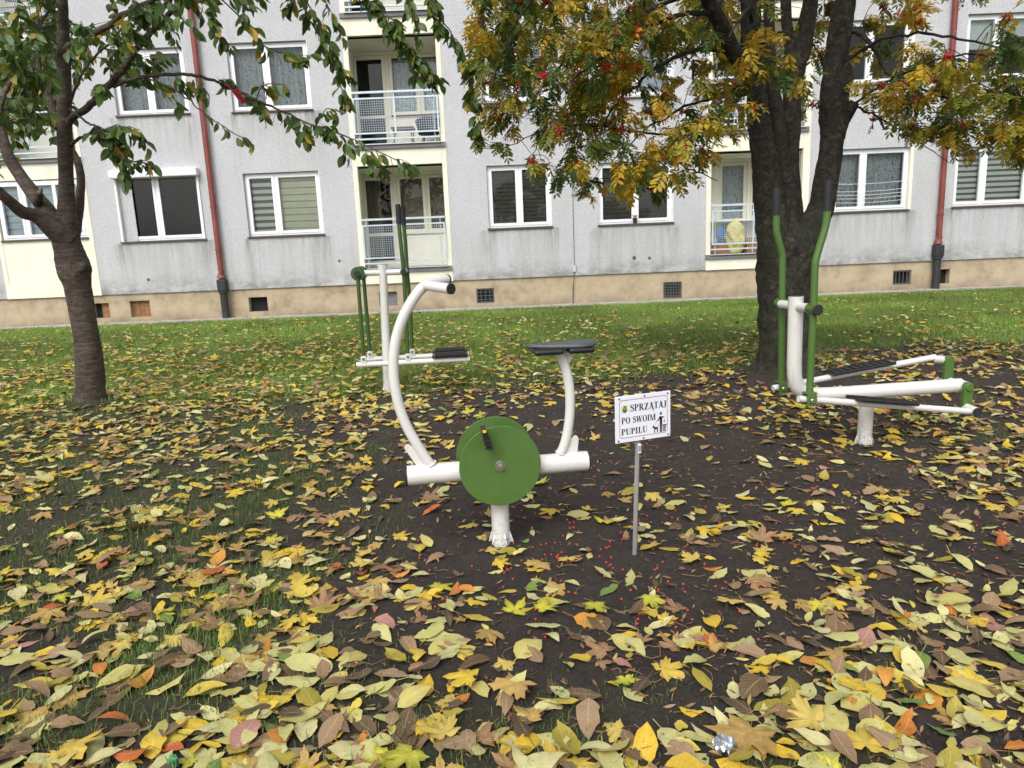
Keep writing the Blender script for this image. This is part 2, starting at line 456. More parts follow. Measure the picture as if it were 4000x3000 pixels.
    soil = t.mix(t.ramp(t.noise(w, 14, 5, 0.7), [(0.40, 0.0), (0.66, 0.6)]), soil, srgb(76, 65, 56))
    soil = t.mix(t.ramp(n2, [(0.35, 0.55), (0.6, 0.0)]), soil, srgb(26, 22, 20))
    soil = t.mix(t.ramp(n3, [(0.64, 0.0), (0.72, 0.5)]), soil, srgb(110, 96, 84))
    grs = t.ramp(n2, [(0.3, srgb(58, 72, 34)), (0.7, srgb(96, 118, 54))])
    t.color(t.mix(at.outputs['Color'], soil, grs)); t.rough(0.97)
    b = t.bump(n2, 0.9, 0.02); t.bump(n3, 0.8, 0.006, b)
    M['soil'] = t.m
    M['crumb'] = simple('soil_crumb', srgb(50, 42, 38), 0.97, var=0.4, scale=40)
    M['bag_yellow'] = simple('yellow_sack', srgb(226, 214, 128), 0.45, var=0.1)
    M['bag_blue'] = simple('blue_bag', srgb(52, 116, 190), 0.5, var=0.1)
    M['card'] = simple('cardboard', srgb(170, 126, 88), 0.9, var=0.1)
    M['wood'] = simple('brown_wood', srgb(124, 84, 58), 0.6, var=0.2)
    M['wicker'] = simple('dark_wicker', srgb(36, 38, 46), 0.6, var=0.2, bumps=0.4)
    M['red_cloth'] = simple('red_cloth', srgb(140, 24, 36), 0.6, var=0.15)
    M['terracotta'] = simple('dark_pot', srgb(44, 40, 40), 0.7)
    M['foil'] = simple('silver_foil', srgb(196, 200, 206), 0.25, 0.8, var=0.3, scale=60, bumps=0.6, bscale=90)
    M['foil_green'] = simple('green_wrapper', srgb(90, 140, 96), 0.3, var=0.4, scale=60)
    M['plant'] = simple('house_plant', srgb(70, 104, 60), 0.5, var=0.2)
make_materials()

# ================================================================== SETTING: ground, pavement
D = 16.80                                    # the facade plane

def axis(parts):
    out = []
    for a, b, st in parts:
        out += list(np.arange(a, b - 1e-6, st))
    return np.array(out + [parts[-1][1]])
gx = axis([(-70, -16, 6), (-16, -7, 0.3), (-7, -3, 0.06), (-3, 3, 0.035), (3, 7, 0.06), (7, 16, 0.3), (16, 70, 6)])
gy = axis([(-50, -2, 4), (-2, 1, 0.2), (1, 4.5, 0.035), (4.5, 9, 0.07), (9, D + 0.4, 0.2), (D + 0.4, 70, 6)])
GX, GY = np.meshgrid(gx, gy)
GZ = ground_z(GX, GY)
nx, ny = len(gx), len(gy)
idx = np.arange(nx * ny).reshape(ny, nx)
Fg = np.stack([idx[:-1, :-1], idx[:-1, 1:], idx[1:, 1:], idx[1:, :-1]], -1).reshape(-1, 4)
gc = grass_cover(GX, GY).ravel()
gc = np.where(GY.ravel() < 8, gc * 0.4, gc)
ground = np_mesh('ground', np.stack([GX, GY, GZ], -1).reshape(-1, 3), Fg, M['soil'], colors=np.repeat(gc[:, None], 3, 1))
tag(ground, kind='structure')

pav = MB().box(-22, 22, D - 0.42, D + 0.05, -0.05, 0.012).build('pavement', M['concrete'])
tag(pav, kind='structure')
r0 = random.Random(4)
xs = -15.0
while xs < 15.0:
    L = 0.5
    dz = r0.uniform(-0.006, 0.006)
    MB().box(xs + 0.006, xs + L - 0.006, D - 0.44 + r0.uniform(-0.012, 0.012), D - 0.02, 0.0, 0.042 + dz).build('slab', M['concrete'], pav, bevel=0.006)
    xs += L

# ================================================================== APARTMENT BUILDING
bld = empty('apartment_building', (0, D, 0), 0,
            'grey rendered apartment block with cream loggias, white windows and red downpipes', 'building')
def P(mb, name, mat, parent=bld, **kw):
    """add a part modelled in world coordinates under the building (or one of its parts)"""
    o = mb.build(name, mat, parent, **kw)
    root = parent
    if parent is bld:
        o.matrix_parent_inverse = Matrix.Translation((0, -D, 0))
    return o

PT = 0.69                                    # top of the plinth
TOPZ = 11.4
FL = 2.76                                    # storey height
windows = [(-8.86, -6.93, 1.86, 3.38, 'w1'), (-5.93, -4.20, 1.86, 3.29, 'w2'), (-0.38, 1.07, 1.82, 3.24, 'w3'),
           (2.16, 3.87, 1.80, 3.20, 'w4'), (7.56, 9.30, 1.87, 3.28, 'w5'), (10.34, 12.08, 1.88, 3.22, 'w6'),
           (-8.58, -6.96, 4.62, 6.03, 'w1b'), (-5.99, -4.22, 4.60, 6.06, 'w2b'), (-0.36, 1.03, 4.57, 6.01, 'w3b'),
           (2.16, 3.87, 4.57, 6.01, 'w4b'), (7.56, 9.16, 4.64, 6.00, 'w5b'), (10.38, 12.10, 4.64, 6.03, 'w6b')]
loggias = [(-11.72, -9.51), (-3.42, -1.27), (4.64, 7.00)]
ops = [w[:4] for w in windows] + [(a, b, PT, 9.2) for a, b in loggias]
xb = sorted({-22, 22} | {o[0] for o in ops} | {o[1] for o in ops})
zb = sorted({PT, TOPZ} | {o[2] for o in ops} | {o[3] for o in ops})
wall = MB()
for i in range(len(xb) - 1):
    run = None
    for j in range(len(zb) - 1):
        cx, cz = (xb[i] + xb[i + 1]) / 2, (zb[j] + zb[j + 1]) / 2
        hole = any(o[0] < cx < o[1] and o[2] < cz < o[3] for o in ops)
        if not hole:
            a0, a1, c0, c1 = xb[i], xb[i + 1], zb[j], zb[j + 1]
            mu = max(1, int((a1 - a0) / 0.12)) if abs(cx) < 13 else 1
            mv = max(1, int((c1 - c0) / 0.12)) if c0 < 7 and abs(cx) < 13 else 1
            vv = [(a0 + (a1 - a0) * p / mu, D, c0 + (c1 - c0) * q / mv) for q in range(mv + 1) for p in range(mu + 1)]
            wall.add(vv, [(q * (mu + 1) + p, q * (mu + 1) + p + 1, (q + 1) * (mu + 1) + p + 1, (q + 1) * (mu + 1) + p) for q in range(mv) for p in range(mu)])
RV = 0.15
for (x0, x1, z0, z1, _) in windows:
    wall.quad((x0, D, z0), (x0, D, z1), (x0, D + RV, z1), (x0, D + RV, z0))
    wall.quad((x1, D, z0), (x1, D + RV, z0), (x1, D + RV, z1), (x1, D, z1))
    wall.quad((x0, D, z1), (x1, D, z1), (x1, D + RV, z1), (x0, D + RV, z1))
    wall.quad((x0, D, z0), (x0, D + RV, z0), (x1, D + RV, z0), (x1, D, z0))
wall.quad((-22, D, PT), (-22, D + 0.06, PT), (22, D + 0.06, PT), (22, D, PT))
wall.quad((-22, D, TOPZ), (22, D, TOPZ), (22, D + 10, TOPZ), (-22, D + 10, TOPZ))
wall.quad((-22, D, 0), (-22, D, TOPZ), (-22, D + 10, TOPZ), (-22, D + 10, 0))
wall.quad((22, D, 0), (22, D + 10, 0), (22, D + 10, TOPZ), (22, D, TOPZ))
wall.quad((-22, D + 10, 0), (-22, D + 10, TOPZ), (22, D + 10, TOPZ), (22, D + 10, 0))
wo_ = P(wall, 'wall', M['render'])
co_ = np.array(wall.v); sx, sz = co_[:, 0], co_[:, 2]; dirt = np.zeros(len(co_))
for (x0, x1, z0, z1, _) in windows:                # run-off marks below the sills, strongest under their ends
    inx = (sx > x0 - 0.16) & (sx < x1 + 0.16) & (sz < z0)
    ends = np.exp(-((sx - x0) / 0.16) ** 2) + np.exp(-((sx - x1) / 0.16) ** 2)
    dirt = np.maximum(dirt, inx * np.exp(-(z0 - sz) / 0.55) * (0.45 + 0.75 * ends))
att = wo_.data.color_attributes.new('Col', 'FLOAT_COLOR', 'POINT')
cc = np.ones((len(co_), 4), np.float32); cc[:, :3] = np.clip(dirt, 0, 1)[:, None]
att.data.foreach_set('color', cc.ravel())

# plinth with vent openings
vents = [(-9.80, -9.41, 0.15, 0.50, 'half'), (-8.92, -8.45, 0.14, 0.52, 'board'), (-6.12, -5.68, 0.15, 0.49, 'dark'), (-3.05, -2.62, 0.15, 0.49, 'white'),
         (-0.75, -0.33, 0.13, 0.475, 'grille'), (3.66, 4.10, 0.06, 0.445, 'grille2'), (9.08, 9.51, 0.16, 0.495, 'frame'), (10.08, 10.42, 0.14, 0.48, 'dark')]
pl = MB(); YP = D + 0.04
xb2 = sorted({-22, 22} | {v[0] for v in vents} | {v[1] for v in vents})
for i in range(len(xb2) - 1):
    cx = (xb2[i] + xb2[i + 1]) / 2
    v = next((v for v in vents if v[0] < cx < v[1]), None)
    zs = [(-0.2, PT)] if v is None else [(-0.2, v[2]), (v[3], PT)]
    for a, b in zs:
        pl.quad((xb2[i], YP, a), (xb2[i + 1], YP, a), (xb2[i + 1], YP, b), (xb2[i], YP, b))
for (x0, x1, z0, z1, k) in vents:
    d = 0.16
    pl.quad((x0, YP, z0), (x0, YP, z1), (x0, YP + d, z1), (x0, YP + d, z0))
    pl.quad((x1, YP, z0), (x1, YP + d, z0), (x1, YP + d, z1), (x1, YP, z1))
    pl.quad((x0, YP, z1), (x1, YP, z1), (x1, YP + d, z1), (x0, YP + d, z1))
    pl.quad((x0, YP, z0), (x0, YP + d, z0), (x1, YP + d, z0), (x1, YP, z0))
plo = P(pl, 'plinth', M['plinth'])
def sub(mb, name, mat, parent, **kw):
    return mb.build(name, mat, parent, **kw)     # its part already sits at the world origin
for (x0, x1, z0, z1, k) in vents:
    back = {'board': 'rust_board', 'white': 'slab'}.get(k, 'dark_gap')
    yb = YP + (0.10 if k in ('board', 'white') else 0.159)
    mb = MB().box(x0 + 0.001, x1 - 0.001, yb, yb + 0.05, z0 + 0.001, z1 - 0.001)
    vo = P(mb, 'vent_opening', M[back])
    if k in ('grille', 'grille2', 'frame'):
        y = YP + 0.02; g = MB()
        fw = 0.035
        g.box(x0, x1, y, y + 0.03, z0, z0 + fw); g.box(x0, x1, y, y + 0.03, z1 - fw, z1)
        g.box(x0, x0 + fw, y, y + 0.03, z0 + fw, z1 - fw); g.box(x1 - fw, x1, y, y + 0.03, z0 + fw, z1 - fw)
        P(g, 'grille_frame', M['steel_bar'] if k != 'frame' else M['sill'])
        nv = 4 if k == 'grille' else (7 if k == 'grille2' else 5)
        for i in range(1, nv):
            xx = x0 + (x1 - x0) * i / nv
            P(MB().box(xx - 0.009, xx + 0.009, y + 0.01, y + 0.025, z0 + fw, z1 - fw), 'grille_bar', M['steel_bar'])
        for i in range(1, 4 if k == 'grille' else (6 if k == 'grille2' else 1)):
            n = 4 if k == 'grille' else 6
            zz = z0 + (z1 - z0) * i / n
            P(MB().box(x0 + fw, x1 - fw, y + 0.004, y + 0.012, zz - 0.009, zz + 0.009), 'grille_bar', M['steel_bar'])
    if k == 'half':
        P(MB().box(x0 + 0.17, x1 - 0.005, YP + 0.09, YP + 0.11, z0 + 0.005, z1 - 0.005), 'vent_board', M['rust_board'])
    if k == 'board':
        h = MB()
        for ix in range(4):
            for iz in range(4):
                h.disc((x0 + 0.07 + ix * 0.11, yb - 0.001, z0 + 0.06 + iz * 0.09), (0, 1, 0), 0.011, 0.004, 8)
        P(h, 'vent_holes', M['dark_gap'])

def curtain(x0, x1, y, z0, z1, folds, amp):
    n = max(12, int(folds * 10)); mb = MB(); v = []; f = []
    for i in range(n + 1):
        x = x0 + (x1 - x0) * i / n
        yy = y + amp * math.sin(i / n * folds * 2 * math.pi) + amp * 0.4 * math.sin(i / n * folds * 4.7 + 1)
        v += [(x, yy, z0), (x, yy, z1)]
    f = [(2 * i, 2 * i + 2, 2 * i + 3, 2 * i + 1) for i in range(n)]
    return mb.add(v, f)

def zebra(x0, x1, y, z0, z1, pitch=0.11, duty=0.55):
    mb = MB(); z = z1
    while z > z0 + 0.01:
        mb.box(x0, x1, y, y + 0.003, max(z - pitch * duty, z0), z); z -= pitch
    return mb

def casement(par, x0, x1, z0, z1, y, mat, fw=0.07, th=0.06, sill=False):
    """a closed rectangular sash: four members and a pane"""
    s = MB()
    s.box(x0, x1, y, y + th, z0, z0 + fw); s.box(x0, x1, y, y + th, z1 - fw, z1)
    s.box(x0, x0 + fw, y, y + th, z0 + fw, z1 - fw); s.box(x1 - fw, x1, y, y + th, z0 + fw, z1 - fw)
    sub(s, 'sash', mat, par)
    sub(MB().quad((x0 + fw, y + th * 0.6, z0 + fw), (x1 - fw, y + th * 0.6, z0 + fw), (x1 - fw, y + th * 0.6, z1 - fw), (x0 + fw, y + th * 0.6, z1 - fw)), 'pane', M['glass'], par)

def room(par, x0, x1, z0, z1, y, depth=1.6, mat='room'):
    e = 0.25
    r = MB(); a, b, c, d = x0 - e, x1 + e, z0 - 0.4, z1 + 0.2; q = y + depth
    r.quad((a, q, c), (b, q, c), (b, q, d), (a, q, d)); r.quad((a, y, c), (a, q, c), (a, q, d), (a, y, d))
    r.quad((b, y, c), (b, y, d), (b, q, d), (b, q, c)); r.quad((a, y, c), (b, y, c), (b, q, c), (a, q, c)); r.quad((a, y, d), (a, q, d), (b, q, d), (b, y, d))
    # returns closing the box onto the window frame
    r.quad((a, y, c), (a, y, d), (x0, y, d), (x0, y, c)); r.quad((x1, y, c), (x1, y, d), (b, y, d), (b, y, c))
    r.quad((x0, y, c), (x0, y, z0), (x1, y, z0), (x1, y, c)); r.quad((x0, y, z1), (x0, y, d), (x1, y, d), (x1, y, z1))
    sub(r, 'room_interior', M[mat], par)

def window(x0, x1, z0, z1, split=0.5, mat='pvc', cover=None, sill='sill', extra=None, y=None):
    Y = D + 0.09 if y is None else y
    g = 0.035
    fr = MB(); fw = 0.055; th = 0.075
    X0, X1, Z0, Z1 = x0 + 0.004, x1 - 0.004, z0 + 0.03, z1 - 0.004
    xm = X0 + (X1 - X0) * split
    fr.box(X0, X1, Y, Y + th, Z0, Z0 + fw); fr.box(X0, X1, Y, Y + th, Z1 - fw, Z1)
    fr.box(X0, X0 + fw, Y, Y + th, Z0 + fw, Z1 - fw); fr.box(X1 - fw, X1, Y, Y + th, Z0 + fw, Z1 - fw)
    fr.box(xm - 0.03, xm + 0.03, Y, Y + th, Z0 + fw, Z1 - fw)
    w = P(fr, 'window', M[mat], bevel=0.004)
    casement(w, X0 + fw - 0.012, xm - 0.03 + 0.012, Z0 + fw - 0.012, Z1 - fw + 0.012, Y - 0.014, M[mat], 0.062, 0.07)
    casement(w, xm + 0.03 - 0.012, X1 - fw + 0.012, Z0 + fw - 0.012, Z1 - fw + 0.012, Y - 0.014, M[mat], 0.062, 0.07)
    sub(MB().box(x0 - 0.03, x1 + 0.03, D - 0.045, D + 0.10, z0 - 0.012, z0 + 0.022), 'sill', M[sill], w, bevel=0.004)
    room(w, X0, X1, Z0, Z1, Y + th + 0.002)
    L = (X0 + fw, xm - 0.03, xm + 0.03, X1 - fw); yc = Y + 0.115; za, zc = Z0 + 0.06, Z1 - 0.05
    if cover == 'zebra_blue':
        for a, b in ((L[0], L[1]), (L[2], L[3])):
            sub(zebra(a, b, yc, za, zc, 0.15, 0.62), 'blind', M['blind_blue'], w); sub(MB().box(a, b, yc + 0.03, yc + 0.033, za, zc), 'blind', M['blind_pale'], w)
    elif cover == 'zebra_pale':
        for a, b in ((L[0], L[1]), (L[2], L[3])):
            sub(zebra(a, b, yc, za, zc, 0.125, 0.6), 'blind', M['blind_pale'], w); sub(MB().box(a, b, yc + 0.03, yc + 0.033, za, zc), 'blind', M['blind_grey'], w)
    elif cover == 'mixed':
        sub(zebra(L[0] + 0.05, L[1] - 0.02, yc, za, zc, 0.15, 0.55), 'blind', M['blind_pale'], w)
        sub(MB().box(L[0] + 0.05, L[1] - 0.02, yc + 0.03, yc + 0.033, za, zc), 'blind', M['blind_grey'], w)
        sub(zebra(L[2] + 0.02, L[3], yc, za + 0.04, zc, 0.15, 0.85), 'blind', M['blind_cream'], w)
        sub(MB().box(L[2] + 0.02, L[3], yc + 0.03, yc + 0.033, za + 0.04, zc), 'blind', M['blind_pale'], w)
    elif cover == 'dark':
        for a, b in ((L[0], L[1]), (L[2], L[3])):
            sub(zebra(a, b, yc, za, zc, 0.09, 0.8), 'blind', M['blind_dark'], w); sub(MB().box(a, b, yc + 0.03, yc + 0.033, za, zc), 'blind', M['blind_warm'], w)
    elif cover == 'lace':
        sub(curtain(L[0], L[3], yc + 0.10, za - 0.05, zc, 14, 0.022), 'curtain', M['lace'], w)
    elif cover == 'lace_bright':
        sub(curtain(L[0], L[3], yc + 0.08, za - 0.05, zc, 8, 0.015), 'curtain', M['lace_bright'], w)
    elif cover == 'half':
        for a, b, zz in ((L[0], L[1], zc - 0.62), (L[2], L[3], zc - 0.38)):
            sub(MB().box(a, b, yc, yc + 0.004, zz, zc), 'blind', M['blind_pale'], w)
            sub(MB().box(a, b, yc - 0.005, yc + 0.01, zz - 0.02, zz), 'blind_bar', M['pvc'], w)
    return w, (X0, X1, Z0, Z1, xm, Y, fw)

spec = {'w1': dict(split=0.46), 'w2': dict(split=0.40, cover='mixed'), 'w3': dict(cover='dark'), 'w4': dict(cover='dark'),
        'w5': dict(split=0.40, cover='lace'), 'w6': dict(split=0.40, cover='zebra_pale'), 'w1b': dict(cover='lace', split=0.48), 'w2b': dict(cover='lace', split=0.46),
        'w3b': dict(cover='lace_bright'), 'w4b': dict(cover='lace_bright'), 'w5b': dict(split=0.45), 'w6b': dict(split=0.42, cover='half')}
wobj = {}
for (x0, x1, z0, z1, k) in windows:
    wobj[k], info = window(x0, x1, z0, z1, **spec[k])
    wobj[k + '_i'] = info
# roller-shutter cassette, its guide rails and the white-lined reveal
x0, x1, z0, z1 = windows[0][:4]
sub(MB().box(x0 - 0.03, x1 + 0.03, D - 0.17, D + 0.02, z1 - 0.10, z1 + 0.08), 'shutter_box', M['pvc'], wobj['w1'], bevel=0.025)
for xx in (x0, x1 - 0.05):
    sub(MB().box(xx, xx + 0.05, D - 0.035, D + 0.06, z0 + 0.02, z1 - 0.10), 'guide_rail', M['pvc'], wobj['w1'], bevel=0.006)
sub(MB().box(x0 + 0.05, x0 + 0.34, D + 0.062, D + 0.085, z0 + 0.03, z1 - 0.10), 'reveal_lining', M['render'], wobj['w1'])
# clothes lines strung outside one window
X0, X1, Z0, Z1, xm, Yw, fw = wobj['w5_i']
for i, zz in enumerate((0.20, 0.29, 0.37, 0.45, 0.62)):
    pts = [(X0 + 0.02 + (X1 - X0 - 0.04) * t, D + 0.03, Z0 + zz - 0.03 * math.sin(math.pi * t) + 0.02 * t) for t in np.linspace(0, 1, 9)]
    sub(MB().tube(pts, 0.005, 5), 'clothes_line', M['pvc'], wobj['w5'])
for wk in ('w5', 'w5b', 'w3', 'w4', 'w4b', 'w2', 'w2b', 'w1b'):        # painted reveals on the right-hand side
    x0, x1, z0, z1 = next(w for w in windows if w[4] == wk)[:4]
    sub(MB().box(x1 - 0.003, x1 + (0.07 if wk in ('w5', 'w5b') else 0.012), D - 0.004, D + 0.14, z0 + 0.025, z1), 'reveal_lining', M['cream' if wk in ('w5', 'w5b') else 'pvc'], wobj[wk])

# ---- loggias
def railing(par, x0, x1, zf, mats='galv', posts=None):
    """zf: floor level; top rail, mesh frame and foot rail"""
    y = D - 0.03
    r = MB()
    r.box(x0 + 0.01, x1 - 0.01, y - 0.02, y + 0.02, zf + 1.09, zf + 1.135)
    r.box(x0 + 0.01, x1 - 0.01, y - 0.02, y + 0.02, zf + 0.10, zf + 0.135)
    for xx in [x0 + 0.10, x1 - 0.12] + list(posts or []):
        r.box(xx - 0.008, xx + 0.008, y - 0.006, y + 0.012, zf + 0.02, zf + 1.09)
    sub(r, 'railing', M[mats], par)
    f = MB(); z0, z1 = zf + 0.22, zf + 0.995; fwd = 0.036
    yy = y - 0.045
    f.box(x0 + 0.01, x1 - 0.01, yy, yy + 0.02, z0, z0 + fwd); f.box(x0 + 0.01, x1 - 0.01, yy, yy + 0.02, z1 - fwd, z1)
    f.box(x0 + 0.01, x0 + 0.01 + fwd, yy, yy + 0.02, z0 + fwd, z1 - fwd); f.box(x1 - 0.01 - fwd, x1 - 0.01, yy, yy + 0.02, z0 + fwd, z1 - fwd)
    for xx in (posts or []):
        f.box(xx - fwd / 2, xx + fwd / 2, yy, yy + 0.02, z0 + fwd, z1 - fwd)
    sub(f, 'railing_frame', M[mats], par)
    m = MB(); a, b = x0 + 0.01 + fwd, x1 - 0.01 - fwd
    n = int((b - a) / 0.05)
    for i in range(1, n):
        xx = a + (b - a) * i / n; m.box(xx - 0.003, xx + 0.003, yy + 0.012, yy + 0.018, z0 + fwd, z1 - fwd)
    n = int((z1 - z0 - 2 * fwd) / 0.05)
    for i in range(1, n):
        zz = z0 + fwd + (z1 - z0 - 2 * fwd) * i / n; m.box(a, b, yy + 0.005, yy + 0.011, zz - 0.003, zz + 0.003)
    sub(m, 'wire_mesh', M[mats], par, kind='stuff')

def loggia(lx0, lx1, zf, sets, rail=True, deep=1.15, posts=None, dark_door=False):
    """one storey of a loggia: recess shell, back wall with door and windows, slab edge, railing.
    sets: (x0, x1, kind) along the back wall, left to right"""
    zc = zf + 2.26                                   # underside of the slab above
    a, b = lx0 - 0.12, lx1 + 0.10; yb = D + deep
    sh = MB()
    sh.quad((a, D + 0.10, zf), (a, D + 0.10, zc), (a, yb, zc), (a, yb, zf)); sh.quad((b, D + 0.10, zf), (b, yb, zf), (b, yb, zc), (b, D + 0.10, zc))
    sh.quad((a, D + 0.10, zc), (b, D + 0.10, zc), (b, yb, zc), (a, yb, zc))
    # inner faces of the piers in front
    sh.quad((a, D + 0.10, zf), (lx0 - 0.01, D + 0.10, zf), (lx0 - 0.01, D + 0.10, zc), (a, D + 0.10, zc))
    sh.quad((lx1 + 0.01, D + 0.10, zf), (b, D + 0.10, zf), (b, D + 0.10, zc), (lx1 + 0.01, D + 0.10, zc))
    # back wall around the openings
    xs = [a]; zt = zf + 2.18
    for (x0, x1, k) in sets:
        z0 = zf + (0.08 if k == 'door' else 0.82)
        sh.quad((xs[-1], yb, zf), (x0, yb, zf), (x0, yb, zc), (xs[-1], yb, zc))
        sh.quad((x0, yb, zf), (x1, yb, zf), (x1, yb, z0), (x0, yb, z0)); sh.quad((x0, yb, zt), (x1, yb, zt), (x1, yb, zc), (x0, yb, zc))
        xs.append(x1)
    sh.quad((xs[-1], yb, zf), (b, yb, zf), (b, yb, zc), (xs[-1], yb, zc))
    lg = P(sh, 'loggia', M['cream'])
    sub(MB().box(a, b, D - 0.06, yb, zf - 0.10, zf), 'floor_slab', M['slab'], lg)
    sub(MB().box(lx0 - 0.02, lx1 + 0.02, D - 0.10, D - 0.061, zf - 0.012, zf + 0.008), 'drip_edge', M['galv'], lg)
    if rail: railing(lg, lx0, lx1, zf, posts=posts)
    for (x0, x1, k) in sets:
        if k == 'door':
            casement(lg, x0 + 0.003, x1 - 0.003, zf + 0.083, zt - 0.003, yb + 0.01, M['pvc_warm'], 0.085, 0.06)
            sub(MB().box(x0 + 0.088, x1 - 0.088, yb + 0.012, yb + 0.06, zf + 0.76, zf + 0.83), 'door_rail', M['pvc_warm'], lg)
        else:
            casement(lg, x0 + 0.003, x1 - 0.003, zf + 0.823, zt - 0.003, yb + 0.01, M['pvc_warm'], 0.075, 0.06)
            sub(MB().box(x0 - 0.01, x1 + 0.01, yb - 0.05, yb - 0.002, zf + 0.785, zf + 0.82), 'sill', M['pvc_warm'] if not dark_door else M['sill'], lg)
            
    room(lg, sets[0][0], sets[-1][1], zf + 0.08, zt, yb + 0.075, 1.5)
    return lg

def bands(lx0, lx1, ix0, ix1, closed_gf=False):
    """cream piers and slab fronts of one column of loggias"""
    P(MB().box(lx0, ix0, D - 0.012, D + 0.12, PT - 0.01, 9.2), 'pier', M['cream'], bevel=0.006)
    P(MB().box(ix1, lx1, D - 0.012, D + 0.12, PT - 0.01, 9.2), 'pier', M['cream'], bevel=0.006)
    for k, z in enumerate((1.04, 1.04 + FL, 1.04 + 2 * FL)):
        z0 = PT - 0.008 if k == 0 else z - 0.46
        P(MB().box(ix0, ix1, D - 0.008, D + 0.10, z0, z - 0.012), 'slab_front', M['cream'], bevel=0.004)

bands(-3.42, -1.27, -3.31, -1.38)
LG0 = [(-3.47, -2.69, 'door'), (-2.62, -1.92, 'win'), (-1.90, -1.30, 'win')]
l1 = loggia(-3.31, -1.38, 1.04, LG0)
l2 = loggia(-3.31, -1.38, 1.04 + FL, LG0, posts=[-2.37], dark_door=True)
l3 = loggia(-3.31, -1.38, 1.04 + 2 * FL, LG0)
sub(curtain(-2.58, -1.96, D + 1.32, 1.9, 3.15, 1, 0.002), 'blind', M['blind_warm'], l1)
sub(curtain(-1.86, -1.34, D + 1.32, 1.9, 3.15, 1, 0.002), 'blind', M['blind_warm'], l1)
sub(curtain(-3.40, -3.05, D + 1.34, 1.2, 3.15, 3, 0.02), 'curtain', M['blind_warm'], l1)
sub(curtain(-2.58, -1.96, D + 1.30, 4.66, 5.9, 6, 0.02), 'curtain', M['lace'], l2)
sub(curtain(-1.86, -1.34, D + 1.30, 4.66, 5.9, 5, 0.02), 'curtain', M['lace_bright'], l2)

bands(4.64, 7.00, 4.75, 6.84)
LG2 = [(5.26, 5.96, 'door'), (6.02, 6.60, 'win')]
m1 = loggia(4.75, 6.84, 1.04, LG2, posts=[5.72])
m2 = loggia(4.75, 6.84, 1.04 + FL, LG2, posts=[5.72])
m3 = loggia(4.75, 6.84, 1.04 + 2 * FL, LG2)
sub(curtain(5.3, 5.92, D + 1.30, 1.2, 3.15, 5, 0.02), 'curtain', M['lace'], m1)
sub(MB().box(4.70, 6.30, D + 0.75, D + 1.14, 1.80, 1.84), 'shelf', M['pvc'], m1)

bands(-11.72, -9.51, -11.62, -9.62)
n2 = loggia(-11.62, -9.62, 1.04 + FL, [(-11.5, -10.7, 'win'), (-10.65, -9.9, 'door')], posts=[-10.62])
n3 = loggia(-11.62, -9.62, 1.04 + 2 * FL, [(-11.5, -10.7, 'win'), (-10.65, -9.9, 'door')])
wv, inf = window(-11.60, -9.64, 2.00, 3.33, 0.30, 'pvc', 'zebra_blue', y=D + 0.03)
sub(MB().box(-10.30, -10.22, D + 0.01, D + 0.09, 2.08, 3.28), 'mullion', M['pvc'], wv)
P(MB().box(-11.62, -9.62, D + 0.0, D + 0.10, 1.03, 1.99), 'infill_panel', M['cream'])

# ---- downpipes
def downpipe(x, z_joint, z_top, kinks):
    y = D - 0.11
    dp = P(MB().tube([(x, y, z_top), (x, y, z_joint + 0.12), (x + 0.015, y - 0.01, z_joint + 0.06), (x - 0.02, y, z_joint)], 0.062, 16, True), 'downpipe', M['pipe'], auto=40)
    for z in kinks:
        sub(MB().disc((x, y, z), (0, 0, 1), 0.074, 0.035, 16), 'clamp', M['pipe'], dp)
        sub(MB().box(x - 0.012, x + 0.012, y + 0.06, D + 0.02, z - 0.012, z + 0.012), 'bracket', M['pipe'], dp)
    sub(MB().tube([(x - 0.01, y, z_joint + 0.03), (x - 0.01, y, z_joint - 0.07)], [0.06, 0.105], 16), 'hood', M['pipe'], dp)
    g = P(MB().tube([(x, y, 0.02), (x, y, z_joint - 0.42), (x, y, z_joint - 0.41), (x, y, z_joint - 0.36), (x, y, z_joint - 0.35), (x, y, z_joint - 0.05)], [0.085, 0.085, 0.11, 0.11, 0.07, 0.07], 16), 'drain_pipe', M['iron'], auto=40)
    sub(MB().box(x - 0.10, x + 0.10, y - 0.10, y + 0.09, z_joint - 0.36, z_joint - 0.10), 'inspection_box', M['iron'], g, bevel=0.02)
downpipe(-6.63, 1.04, 11.2, [1.62, 2.57, 5.07, 7.9])
downpipe(10.01, 1.15, 11.2, [1.74, 5.05, 7.9])

# lightning conductor and wall scars
c = MB().tube([(1.575, D - 0.02, 11.2), (1.57, D - 0.02, 0.92)], 0.006, 6).tube([(1.53, D - 0.015, 0.5), (1.515, D - 0.015, 0.02)], 0.012, 6)
co = P(c, 'lightning_conductor', M['steel_bar'])
sub(MB().box(1.53, 1.60, D - 0.045, D - 0.005, 0.78, 0.92), 'clamp', M['galv'], co)
sub(MB().tube([(1.565, D - 0.02, 0.80), (1.535, D - 0.02, 0.50)], 0.008, 6), 'rod', M['steel_bar'], co)
for (x, z, r) in ((2.97, 1.04, 0.045), (3.33, 1.02, 0.035), (-8.38, 1.0, 0.035), (-3.9, 1.25, 0.03)):
    P(MB().tube([(x, D - 0.006, z), (x, D + 0.002, z)], [r, r * 0.55], 12), 'wall_scar', M['sill'])

# ================================================================== EXERCISE MACHINES
def rounded_plate(pts, y0, y1):
    return MB().prism(pts, y0, y1)

